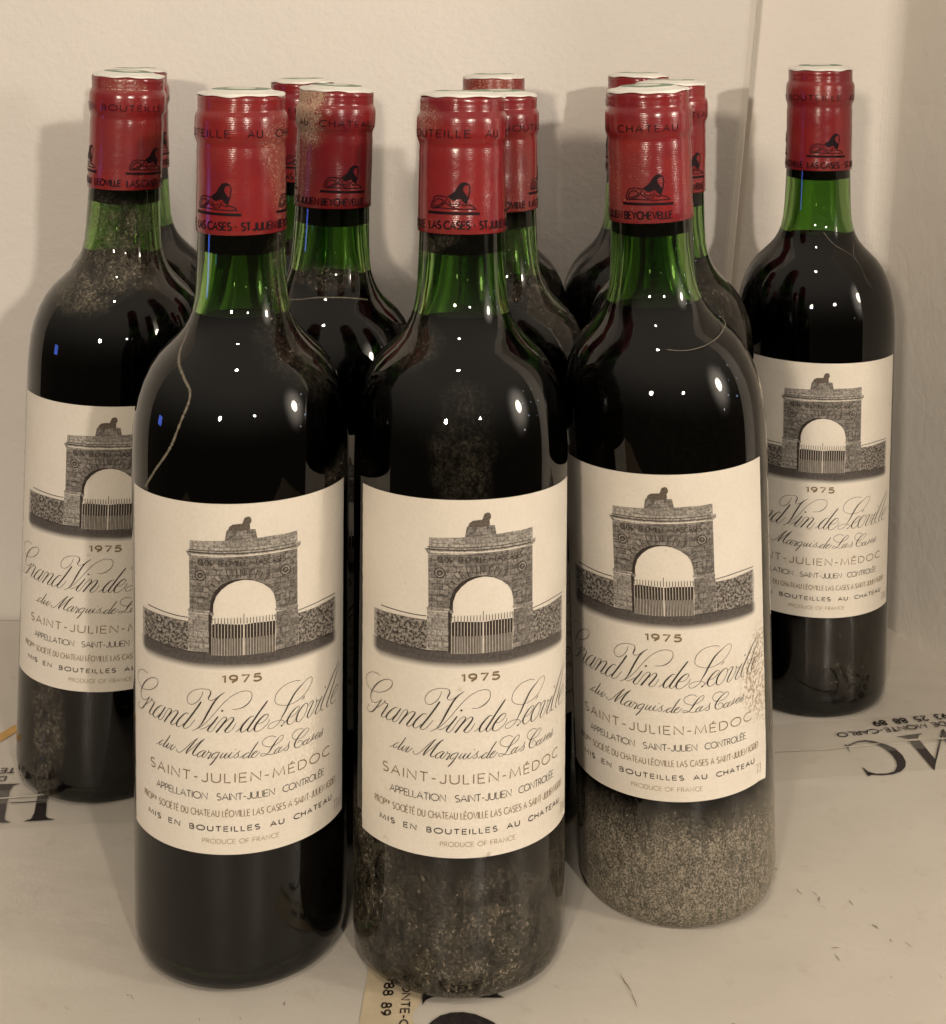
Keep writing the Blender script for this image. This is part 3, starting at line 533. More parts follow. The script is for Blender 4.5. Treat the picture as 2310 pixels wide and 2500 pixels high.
LIONM=[(-1.56,265.22),(-0.74,266.15),(0.52,267.19),(1.2,268.44),(1.87,269.46),(2.88,270.31),(4.12,270.43),(4.89,269.98),(4.94,269.53),(3.9,269.3),(3.34,268.57),(3.23,267.67),(4.03,266.43),(4.82,265.52),(5.06,264.84),(4.66,263.72),(4.04,263.27),(3.36,264.17),(2.46,264.84),(1.56,264.61),(0.42,264.14),(-0.5,264.35)]
LIONP=[[(-9.52,260.47),(-9.52,259.5),(-0.25,259.38),(8.84,259.23),(8.96,260.19),(-0.25,260.28)],[(1.2,268.44),(1.87,269.46),(2.88,270.31),(4.12,270.43),(4.92,269.92),(5.09,269.24),(3.68,269.25),(3.23,268.23),(3.01,267.67),(2.12,265.74),(1.56,264.83),(-0.27,264.35),(-1.56,265.22),(-0.74,266.15),(0.52,267.19)]]
LIONS=[[(-8.04,261.88,0.298),(-7.89,263.02,0.298),(-7.15,264.54,0.298),(-6.42,265.37,0.298),(-4.53,265.63,0.298),(-2.04,265.32,0.298),(-0.74,266.15,0.298),(0.52,267.08,0.298),(1.31,268.21,0.298)],[(5.09,269.81,0.298),(5.38,268.79,0.298),(5.61,267.66,0.298),(5.27,266.87,0.298),(5.28,265.97,0.298),(4.61,263.94,0.298),(4.27,262.81,0.298)],[(3.12,267.33,0.298),(4.26,265.75,0.298),(4.61,263.94,0.298)],[(2.46,265.52,0.298),(3.14,264.17,0.298),(4.27,263.27,0.298)],[(-8.2,261.87,0.298),(-7.43,261.4,0.298),(-5.17,261.58,0.298),(-2.02,261.48,0.298),(0.89,261.32,0.298),(3.71,261.23,0.298),(7.51,261.19,0.298)],[(4.61,262.7,0.298),(5.75,262.58,0.298),(7.03,261.88,0.298),(7.51,261.31,0.298)],[(-7.28,262.38,0.298),(-6.56,263.89,0.298),(-5.32,264.63,0.298),(-4.13,264.46,0.298),(-3.37,263.92,0.298),(-4.13,262.98,0.298),(-6.13,262.21,0.298),(-7.58,262.02,0.298)],[(-2.03,264.87,0.298),(-2.63,263.83,0.298),(-3.62,262.67,0.298),(-4.9,261.93,0.298),(-6.55,261.62,0.298)],[(-2.63,263.27,0.298),(-1.43,262.74,0.298),(-0.26,261.87,0.298),(0.66,262.0,0.298)],[(-1.44,264.1,0.298),(-0.73,262.98,0.298),(0.66,262.79,0.298),(1.22,263.47,0.298)],[(2.58,263.04,0.298),(3.71,262.48,0.298),(4.5,262.81,0.298)],[(1.12,261.89,0.298),(2.02,262.92,0.298),(2.24,263.94,0.298)]]
GR={'C':[(169.8,611.1),(170.8,610.1),(172.8,611.3),(176.4,613.8),(180.4,614.9),(184.2,613.9),(188.1,611.5),(191.6,607.9),(193.3,601.6),(193.1,596.2),(191.5,591.6),(188.3,587.8),(184.1,585.5),(179.1,584.7),(174.9,585.1),(173.1,583.6),(172.8,587.6),(172.3,591.4),(172.9,590.7),(174.0,587.7),(177.1,585.8),(181.9,586.1),(185.5,587.8),(188.1,592.3),(189.1,596.9),(188.9,601.6),(187.2,607.1),(184.4,611.5),(180.8,613.4),(176.5,612.7),(173.0,610.5),(171.3,608.9),(170.6,606.9),(170.7,603.3),(170.4,603.7),(170.0,607.7)],'M1':[(194.9,617.8),(201.7,619.7),(208.5,621.3),(205.9,618.9),(205.0,616.2),(206.8,598.3),(203.4,588.7),(199.9,616.5),(197.8,617.6)],'M2':[(203.4,588.7),(203.8,591.7),(217.9,623.8),(219.5,625.5),(219.1,603.5),(219.8,597.3),(216.7,596.5),(216.5,613.8),(216.9,618.8),(205.9,594.8)],'H1':[(-187.6,574.1),(-183.7,574.2),(-179.9,571.7),(-177.6,569.0),(-176.1,560.2),(-173.4,549.7),(-171.9,547.8),(-168.8,547.0),(-175.0,546.1),(-181.3,545.4),(-178.7,547.4),(-178.7,551.6),(-181.1,563.5),(-182.7,570.3),(-185.0,573.4)],'H2':[(-191.5,573.9),(-194.1,572.3),(-194.4,568.8),(-192.6,560.0),(-189.8,548.2),(-188.7,546.0),(-185.8,544.7),(-192.5,544.5),(-197.7,544.0),(-195.6,546.2),(-195.5,550.1),(-197.8,560.0),(-200.3,569.5),(-203.6,572.8),(-200.0,573.3)],'H3':[(-191.7,559.1),(-180.3,560.3),(-180.2,559.7),(-190.3,558.6)],'F1':[(-15.2,450.6),(-14.7,447.8),(-14.3,448.4),(0.6,449.1),(5.1,448.0),(12.3,443.2),(2.5,443.2),(-11.9,443.3),(-14.1,441.9),(-15.2,439.4),(-15.2,443.0)],'F2':[(-12.3,431.3),(-9.1,434.6),(-5.5,436.0),(-1.5,436.3),(2.5,435.3),(6.1,433.2),(8.6,431.5),(11.4,427.2),(12.0,422.7),(10.6,422.7),(7.8,427.2),(4.3,429.7),(-0.8,430.6),(-6.5,430.1),(-10.1,427.5),(-12.0,422.6),(-13.8,422.5),(-14.0,427.0)],'tape':[(-16.6,448.4),(-16.3,440.9),(-17.6,437.7),(-18.5,432.5),(-19.4,427.4),(-31.1,422.4),(-31.9,448.3)]}
SCR={'A':[[(-1.0332,220.28),(-0.7914,213.19),(-0.4909,206.88),(-0.3629,202.02),(-0.4237,193.11),(-0.5182,184.47),(-0.7076,175.44),(-0.8358,169.62)]],'C':[[(1.3125,216.06),(1.1764,214.48),(0.8608,212.84),(0.5762,211.09),(0.3475,209.99),(0.1284,209.62),(-0.1082,210.36)]],'G':[[(-0.7183,216.32),(-0.4393,217.3),(-0.1104,218.46),(0.3344,218.63),(0.685,217.89),(0.886,217.09)]],'L':[[(-0.0609,224.99),(0.1756,219.67),(0.4897,215.18),(0.5513,210.94),(0.5483,205.23),(0.6193,200.6)],[(0.8123,219.67),(0.5704,215.04),(0.5513,210.94)]]}
plane_fn = lambda u, v, h: (u / 1000, v / 1000, h / 1000)
for ks in (('C',), ('M1', 'M2'), ('H1', 'H2', 'H3'), ('F1',), ('F2',)):
    T = Flat()
    for q_, k in enumerate(ks): T.poly(GR[k], 0, .5 + .03 * q_, 500)
    cpart('large_letter', T.build('letter', plane_fn), M_BLACK)
def plane_text(T, txt, start, end, updir, hgt, wd, **kw):
    """baseline runs start -> end on the carton (mm); updir = which way the letters' heads point"""
    sx, sy = start; L = math.hypot(end[0] - sx, end[1] - sy); d = ((end[0] - sx) / L, (end[1] - sy) / L)
    for line in text_ribbons(txt, 0, L, 0, hgt, wd, **kw):
        T.ribbon([(sx + a * d[0] + b * updir[0], sy + a * d[1] + b * updir[1], w_) for a, b, w_ in line], 0, .5, smooth=False)
dn = (.2, -.98)
for args, kw in ((('93 25 88 89', (225.1, 640.1), (188.1, 631.9), dn, 4.2, 1.0), dict(space=.7)), (('DE MONTE-CARLO', (221.8, 632.3), (168.6, 620.7), dn, 3.5, .75), {}),
                 (('EL DE', (-188.0, 580.8), (-206.5, 578.9), (.05, -1), 3.4, .75), dict(space=.9)), (('TE', (-197.5, 586.8), (-203.8, 586.0), (.05, -1), 3.9, .8), {}),
                 (('5 88 89', (-28.0, 456.0), (-28.6, 434.6), (1, .03), 3.0, .62), dict(space=.55)), (('ONTE-CARLO', (-22.0, 450.0), (-22.4, 414.0), (1, .03), 2.7, .5), {})):
    T = Flat(); plane_text(T, *args, **kw)
    cpart('line_of_text', T.build('letters', plane_fn), M_BLACK)
# marks, scuffs and a torn strip of old tape
M_MARK = mat_simple('scuff_mark', (.24, .18, .12), .8, .2, None, .5, 600)
T = Flat()
rr = random.Random(5)
def scuff(x, y, L, a, wd):
    T = Flat()
    pts = []
    for i in range(6):
        t = i / 5
        pts.append((x + L * t * math.cos(a) + rr.uniform(-.25, .25), y + L * t * math.sin(a) + rr.uniform(-.25, .25), wd * math.sin(math.pi * (t * .9 + .05))))
    T.ribbon(pts, 0, .32, step=1.2)
    cpart('scuff_mark', T.build('scuff', plane_fn), M_MARK)
for i in range(22):
    x = rr.uniform(75, 165); y = 560 - (x - 75) * 1.05 + rr.gauss(0, 16)
    if 425 < y < 600: scuff(x, y, rr.uniform(.8, 4.0), rr.gauss(-.9, .5), rr.uniform(.12, .5))
for i in range(16): scuff(rr.uniform(-150, 160), rr.uniform(432, 470), rr.uniform(.8, 3), rr.uniform(-1.5, 0), rr.uniform(.1, .35))
scuff(128, 470, 3.2, .05, .35); scuff(52, 455, 9, -1.2, .4); scuff(55, 446, 7, -1.45, .3)
T = Flat()
T.poly([(-34, 468), (-17.5, 468), (-17.0, 451.5), (-15.3, 447), (-15.9, 440.5), (-18.6, 434.5), (-17.0, 429.0), (-21, 415), (-36, 415), (-35, 440)], 0, .28, 500)
cpart('old_tape', T.build('oldtape', plane_fn), mat_simple('aged_tape', (.60, .50, .34), .3, .5, 200, .15))
T = Flat()
T.ribbon([(-226, 600, 6.5), (-216, 608.5, 6), (-209.5, 620.5, 5.5), (-203, 632, 5), (-196, 646, 4)], 0, .3)
cpart('yellow_tape', T.build('ytape', plane_fn), mat_simple('yellow_tape_strip', (.62, .36, .10), .4, .4, 200, .3))

# ------------------------------------------------------------------ shared bottle meshes
RB = .0376
OUT = [(.0345, .0), (.0362, .0014), (.0372, .0042), (.0376, .009), (.0376, .03), (.0376, .10), (.0376, .168), (.0375, .1785), (.03715, .1845), (.0365, .1903),
       (.03525, .1962), (.0334, .2015), (.0309, .2065), (.0279, .2105), (.0248, .2135), (.0218, .2165), (.0196, .2192), (.0180, .2222), (.0168, .2256), (.0160, .2295),
       (.0155, .2360), (.0152, .2430), (.01495, .2500), (.0147, .2580), (.0145, .2700), (.0144, .2820), (.0150, .2845), (.0150, .2915), (.0140, .2940), (.0139, .2980)]
def inner(th=.0026):
    res = []
    for i, (r, z) in enumerate(OUT):
        if z < .006: continue
        a = OUT[max(i - 1, 0)]; b = OUT[min(i + 1, len(OUT) - 1)]
        dr, dz = b[0] - a[0], b[1] - a[1]; L = math.hypot(dr, dz)
        t_ = th
        if z > .2225: res.append((lerp([(.2225, .0150), (.2256, .0133), (.2295, .0120), (.236, .0107), (.2425, .0100), (.5, .0100)])(z), z))
        else: res.append((r - dz / L * t_, z + dr / L * t_ * (1 if z < .225 else 0)))
    return res
INN = inner()
PUNT = [(0, .022), (.010, .020), (.020, .013), (.028, .004), (.0315, .0004)]
PUNTI = [(0, .027), (.012, .025), (.022, .017), (.030, .0085)]
glass_prof = PUNT + OUT + list(reversed(INN)) + list(reversed(PUNTI))
ME_GLASS = lathe('glass', glass_prof, 144)
def wine_mesh(level):
    pr = [(0, .0268), (.012, .0248), (.022, .0168), (.030, .0083), (.0325, .0062)]
    inn = [p for p in INN if p[1] < level]
    rl = lerp([(z, r) for r, z in INN])(level)
    pr += [(r + .00008, z) for r, z in inn] + [(rl + .00008, level)]
    pr += [(rl - .0006, level - .0002), (0, level - .0002)]
    return lathe('wine', pr, 96)
def cork_mesh(low): return lathe('cork', [(0, low), (.0098, low), (.0101, low + .0004), (.0101, .294), (0, .294)], 64)
CAP = [(.01535, .2528), (.01552, .2530), (.01545, .2560), (.01535, .2620), (.01525, .2700), (.01515, .2775), (.01520, .2800), (.01505, .2815), (.01500, .2825), (.01520, .2836), (.01555, .2844), (.01584, .2853),
       (.01588, .2870), (.01588, .2905), (.01578, .2920), (.01540, .2931), (.01495, .2938), (.01478, .2947), (.01490, .2955), (.01478, .2962), (.01488, .2975), (.01490, .2986), (.01455, .2994), (.0138, .2998), (.0125, .2999), (0, .2999)]
cap_r = lerp([(z, r) for r, z in CAP[1:-3]])
def rim_dz(seed, a):
    q = random.Random(seed * 31); ph = [q.uniform(0, 6.28) for _ in range(5)]; am = q.uniform(.2, .5)
    return am * (.00040 * math.sin(a + ph[0]) + .00020 * math.sin(3 * a + ph[1]) + .00010 * math.sin(6 * a + ph[2]) + .00005 * math.sin(13 * a + ph[3]))
def cap_variant(seed):
    """hand-crimped capsule: the shared profile with a little unevenness of its own"""
    me = lathe('capsule', [(.0151, .2532)] + CAP, 144)
    q = random.Random(seed); ph = [q.uniform(0, 6.28) for _ in range(8)]
    dents = [(q.uniform(0, 6.28), q.uniform(.258, .280), q.uniform(.15, .4), q.uniform(.0015, .004), q.uniform(.00006, .00018)) for _ in range(9)]
    for v in me.vertices:
        x, y, z = v.co; a = math.atan2(y, x); r = math.hypot(x, y)
        if r < 1e-5: continue
        t = max(0, min(1, (z - .292) / .006)) * min(1, r / .0138)
        dz = .00025 * math.sin(a + ph[0]) * (1 if z < .256 else 0) + t * rim_dz(seed, a)
        dr = t * (.00014 * math.sin(2 * a + ph[4]) + .00007 * math.sin(9 * a + ph[5])) + .00006 * math.sin(3 * a + ph[0] + z * 300)
        for da, dzc, wa, wz, am in dents:
            d = math.atan2(math.sin(a - da), math.cos(a - da))
            dr -= am * math.exp(-(d / wa) ** 2 - ((z - dzc) / wz) ** 2)
        v.co = ((r + dr) * math.cos(a), (r + dr) * math.sin(a), z + dz)
    return me
def seal_mesh(seed):
    q = random.Random(seed); ph = [q.uniform(0, 6.28) for _ in range(4)]
    v, f, m = [], [], []
    rings = [(0, .30150, 0), (.0045, .30148, 0), (.0050, .30148, 1), (.0098, .30135, 1), (.0102, .30125, 1), (.0106, .30095, 0), (.0125, .30045, 0), (.0140, .30030, 0), (.0147, .30015, 0), (.01500, .29975, 0), (.01505, .29935, 0)]
    seg = 96
    for ri, (r, z, mi) in enumerate(rings):
        for k in range(seg):
            a = 2 * math.pi * k / seg; t = r / .0149
            wob = (1 + .006 * t ** 6 * (math.sin(5 * a + ph[2]) + .6 * math.sin(11 * a + ph[3])))
            low = (.00018 * math.sin(9 * a + ph[0]) + .00022 * math.sin(4 * a + ph[1])) if ri == len(rings) - 1 else 0
            v.append((r * wob * math.cos(a), r * wob * math.sin(a), z + min(1, r / .0138) * rim_dz(seed, a) + low))
    for ri in range(len(rings) - 1):
        for k in range(seg):
            k2 = (k + 1) % seg
            f.append((ri * seg + k, (ri + 1) * seg + k, (ri + 1) * seg + k2, ri * seg + k2)); m.append(1 if rings[ri][2] and rings[ri + 1][2] else 0)
    return mesh_from('seal', v, f, True, m)
# cylinder maps: angle 0 faces -Y
def on_label(u, v, h):
    a = u / 1000 / RB; r = RB + .00018 + h / 1000
    return (r * math.sin(a), -r * math.cos(a), v / 1000)
def on_cap(u, v, h):
    a = u / 14.9; r = cap_r(v / 1000) + .00016 + h / 1000
    return (r * math.sin(a), -r * math.cos(a), v / 1000)
HALF = 45.6; ZB, ZT = 49.34, 168.34
def label_mesh(tear=None, seed=1):
    q = random.Random(seed)
    nu, nv = 120, 60
    v, f = [], []
    for i in range(nu + 1):
        u = -HALF + 2 * HALF * i / nu
        for j in range(nv + 1):
            z = ZB + (ZT - ZB) * j / nv
            uu = u
            if i in (0, nu): uu += q.uniform(-.18, .18) * (1.0 if i == 0 else .5)
            hh = .0
            if tear and i > nu * .94 and j < nv * .07:   # lifted lower corner
                k = ((i / nu - .94) / .06) * ((.07 - j / nv) / .07); hh = .8 * k; uu -= 2.6 * k
            v.append(on_label(uu, z, hh - .05))
    for i in range(nu):
        for j in range(nv):
            a = i * (nv + 1) + j
            f.append((a, a + nv + 1, a + nv + 2, a + 1))
    me = mesh_from('label', v, f, True)
    return me
# ---- engraving of the gateway
E = Flat()
side = lambda u: max(0, min(1, (u + 39.3) / 3.2)) * max(0, min(1, (40.6 - u) / 3.2))
sm = lambda t: t * t * (3 - 2 * t)
SD, ST, PL, RU, GD, DK, LI, HI, HR = 0, 1, 2, 3, 4, 5, 6, 7, 8
E.poly(ART['wallL'], RU, .03, 1.5, lambda u, z: sm(side(u)))
E.poly(ART['wallR'], RU, .03, 1.5, lambda u, z: sm(side(u)))
gt, gb = lerp(ART['groundT']), lerp(ART['groundB'])
us = [-39.6 + k * .9 for k in range(90)]
E.grid(us, lambda u: gt(u) + .1, lambda u: gb(u) - 1.3 + .0016 * u * u * .2, [0, .1, .35, .55, .7, .8, .9, 1], GD, .035,
       lambda u, z, t: sm(side(u)) * (1 - sm(max(0, (t - .5) / .5))))
E.poly(ART['facade'], ST, .05); E.poly(ART['parapet'], PL, .05); E.poly(ART['pillarL'], PL, .055); E.poly(ART['pillarR'], ST, .055)
E.poly(ART['cornice'], PL, .065); E.poly(ART['pedestal'], ST, .06); E.poly(ART['lion'], LI, .07)
E.poly(ART['soffit'], DK, .07); E.poly(ART['revealL'], DK, .07)
E.poly(ART['hedge'], DK, .06)
E.poly(ART['impostL'], PL, .075); E.poly(ART['impostR'], PL, .075)
for k, pts in enumerate(COPE): E.ribbon([(u, z, .55 if k < 2 else .3) for u, z in pts], HI if k < 2 else HR, .06)
for pts in BASEL: E.ribbon([(u, z, .35) for u, z in pts], HR, .08)
for a, b in VOUS: E.ribbon([(*a, .34), (*b, .26)], HR, .09)
jr = random.Random(11)
for row in range(9):            # joints of the ashlar, broken where the arch opens
    z = 132.6 + row * 2.0
    half = math.sqrt(max(0, 13.2 ** 2 - (z - 131.5) ** 2)) if z < 144.6 else 0
    for a, b in (((-15.5, 2.0 - half), (2.0 + half, 20.4)) if half else ((-15.5, 20.4),)):
        if b - a < 1.5: continue
        u = a
        while u < b - 1:
            L = jr.uniform(2.4, 5.0); e = min(u + L, b)
            E.ribbon([(u, z + jr.uniform(-.1, .1), .17), (e - .3, z + jr.uniform(-.1, .1), .12)], HR, .088, smooth=False)
            if jr.random() < .7 and e < b - 1: E.ribbon([(e, z, .16), (e + .1, z + 1.9, .16)], HR, .088, smooth=False)
            u = e
for x0_, x1_ in ((-16, -9), (13, 20.8)):
    for row in range(6):
        z = 119.6 + row * 1.9
        E.ribbon([(x0_, z, .15), (x1_, z + jr.uniform(-.2, .2), .15)], HR, .092, smooth=False)
        um = jr.uniform(x0_ + 1.5, x1_ - 1.5); E.ribbon([(um, z, .15), (um, z + 1.8, .15)], HR, .092, smooth=False)
for k in range(150):            # dark holes and pale faces of the rubble walls
    u = jr.choice([jr.uniform(-36.5, -17), jr.uniform(21.5, 37.5)]); f_ = lerp([(-38, 119.6), (-16, 118.9), (21, 118.3), (39, 117.8)])(u)
    t_ = lerp([(-38, 128.0), (-16, 126.8), (21, 127.2), (39, 128.4)])(u)
    z = jr.uniform(f_ + .4, t_ - .5); L = jr.uniform(.3, 1.1)
    E.ribbon([(u, z, jr.uniform(.2, .55)), (u + L, z + jr.uniform(-.25, .25), jr.uniform(.15, .4))], HR if k % 3 else PL, .045, smooth=False)
for cx, cz in MED:
    for rr_, wd in ((1.75, .4), (.75, .4)): E.ribbon([(cx + rr_ * math.cos(a / 8 * math.pi), cz + rr_ * .95 * math.sin(a / 8 * math.pi), wd) for a in range(17)], HR, .09)
    E.ribbon([(cx + 1.35 * math.cos(a / 8 * math.pi), cz + 1.3 * math.sin(a / 8 * math.pi), .22) for a in range(17)], PL, .088)
# cornice lines and facade outline
cu = lerp([(p[0], p[1]) for p in ART['cornice'][:9]])
E.ribbon([(u, 150.95 + (u + 16) * .008, .38) for u in range(-15, 21, 3)], HI, .085)
E.ribbon([(u, 151.75 + (u + 16) * .006, .34) for u in range(-16, 22, 3)], HR, .09)
E.ribbon([(u, 152.55 + (u + 16) * .012, .26) for u in range(-16, 22, 3)], HR, .09)
for z0, wd in ((156.7, .18), (157.7, .2), (158.7, .22)): E.ribbon([(-3.2, z0, wd), (6.3, z0 - .1, wd)], HR, .09, smooth=False)
put_text(E, 'CLOS', -12.4, -7.9, 147.7, 1.8, .36, HR, .095); put_text(E, 'LEOVILLE', -5.6, 3.3, 147.7, 1.8, .36, HR, .095)
E.ribbon([(4.3, 148.8, .3), (5.3, 148.8, .3)], HR, .095, smooth=False); put_text(E, 'LASCASES', 6.5, 16.3, 147.8, 1.8, .36, HR, .095)
# wrought iron gate
gx0, gx1 = -7.9, 12.8
for k in range(21):
    u = gx0 + (gx1 - gx0) * k / 20
    zt = 130.3 if k != 10 else 131.6
    E.ribbon([(u, 128.3, .26), (u, zt, .20)], HR, .10, smooth=False)
    E.ribbon([(u, 117.6, .16 if k != 10 else .45), (u, 128.2, .16 if k != 10 else .45)], HI, .10, smooth=False)
for k in range(20):
    u = gx0 + (gx1 - gx0) * (k + .5) / 20
    E.ribbon([(u, 117.6, .11), (u, 123.4, .11)], HI, .10, smooth=False)
E.ribbon([(gx0, 129.7, .26), (gx1, 129.7, .26)], HR, .105, smooth=False)
E.ribbon([(gx0, 123.6, .28), (gx1, 123.6, .28)], HI, .105, smooth=False)
ME_ENGRAVE = E.build('engraving', on_label)
for m_ in (M_PAPER, M_STONE, M_PALE, M_RUBBLE, M_GROUND, M_DARK, M_LION, M_LIGHT, M_HAIR): ME_ENGRAVE.materials.append(m_)
# ---- lettering of the label
F = Flat()
for row in SCRIPT: F.ribbon([(u, z, w_ * 1.2) for u, z, w_ in row], 0, .09, .3, wmin=.155)
put_text(F, '1975', -4.5, 8.1, 108.45, 2.35, .62, 1, track=.28)
put_text(F, 'SAINT-JULIEN-MÉDOC', -33.0, 35.4, 74.3, 3.05, .36, 1, track=.30)
put_text(F, 'APPELLATION', -29.8, -9.6, 68.3, 2.25, .25, 0, .09, track=.14)
put_text(F, 'SAINT-JULIEN', -6.4, 12.6, 68.3, 2.25, .25, 0, track=.14)
put_text(F, 'CONTROLÉE', 15.5, 32.6, 68.3, 2.25, .25, 0, track=.14)
put_text(F, 'PROPre', -37.0, -30.0, 62.5, 2.2, .22, 1, track=.22)
put_text(F, 'SOCIÉTÉ DU CHATEAU LÉOVILLE LAS CASES A SAINT-JULIEN (GDE)', -28.6, 39.3, 62.5, 2.2, .24, 1, track=.22)
for t_, a, b in (('MIS', -34.4, -27.9), ('EN', -24.2, -19.6), ('BOUTEILLES', -15.8, 7.6), ('AU', 11.2, 15.9), ('CHATEAU', 19.6, 36.8)):
    put_text(F, t_, a, b, 57.5, 1.65, .34, 0, track=.34)
put_text(F, 'PRODUCE OF FRANCE', -11.3, 14.3, 53.25, 1.55, .19, 2, track=.22)
put_text(F, '73 cl', 38.4, 43.6, 52.6, 3.3, .26, 2, track=.3, space=.2)
ME_LETTERS = F.build('letters', on_label)
for m_ in (M_INK, M_BROWN, M_TAN): ME_LETTERS.materials.append(m_)
# ---- capsule print
A15 = math.pi / 180 * 14.9
K = Flat()
def ct(txt, a, wdeg, z, h, wd): put_text(K, txt, (a - wdeg / 2) * A15, (a + wdeg / 2) * A15, z, h, wd, 0, .03, track=.16)
ct('MIS', -137, 24, 285.6, 2.4, .36); ct('EN', -101, 17, 285.6, 2.4, .36)
put_text(K, 'BOUTEILLE', -77 * A15, 21 * A15, 285.6, 2.4, .36, 0, .03, track=.32)
put_text(K, 'AU', 42 * A15, 60 * A15, 285.6, 2.4, .36, 0, .03, track=.3)
put_text(K, 'CHATEAU', 80 * A15, 163 * A15, 285.6, 2.4, .36, 0, .03, track=.36)
ME_RINGTEXT = K.build('captext', on_cap); ME_RINGTEXT.materials.append(M_CAPINK)
K = Flat()
for t_, a, wd_ in (('CHATEAU', -122, 46), ('LEOVILLE', -66, 45), ('LAS', -25, 18), ('CASES', 5, 33), ('.', 27, 1.5), ('ST', 40, 11), ('JULIEN', 65, 33), ('BEYCHEVELLE', 119, 66)):
    ct(t_, a, wd_, 254.5, 2.55, .56)
ME_BASETEXT = K.build('captext', on_cap); ME_BASETEXT.materials.append(M_CAPINK)
K = Flat()
for pl in (LIONP[0], LIONM): K.poly(pl, 0, .03)
for row in LIONS: K.ribbon([(a, b, c_ * 1.15) for a, b, c_ in row], 0, .035)
ME_LION = K.build('lion', on_cap); ME_LION.materials.append(M_CAPINK)

out_r = lerp([(z, r) for r, z in OUT])
def streak_mesh(rows, wd):
    v, f = [], []
    for row in rows:
        pts = catmull([(a, z / 1000, 1) for a, z in row], .002)
        q = random.Random(3); base = len(v)
        for i, (a, z, _) in enumerate(pts):
            r = out_r(z) + .00006; ww = wd * (.5 + q.random()) / 2
            a0, z0 = pts[max(i - 1, 0)][:2]; a1, z1 = pts[min(i + 1, len(pts) - 1)][:2]
            dx, dz = (a1 - a0) * r, z1 - z0; L = math.hypot(dx, dz) or 1
            for s_ in (1, -1):
                aa = a - s_ * dz / L * ww / r; zz = z + s_ * dx / L * ww
                rr2 = out_r(zz) + .00006
                v.append((rr2 * math.sin(aa), -rr2 * math.cos(aa), zz))
        for i in range(len(pts) - 1): f.append((base + 2 * i, base + 2 * i + 1, base + 2 * i + 3, base + 2 * i + 2))
    return mesh_from('streak', v, f)

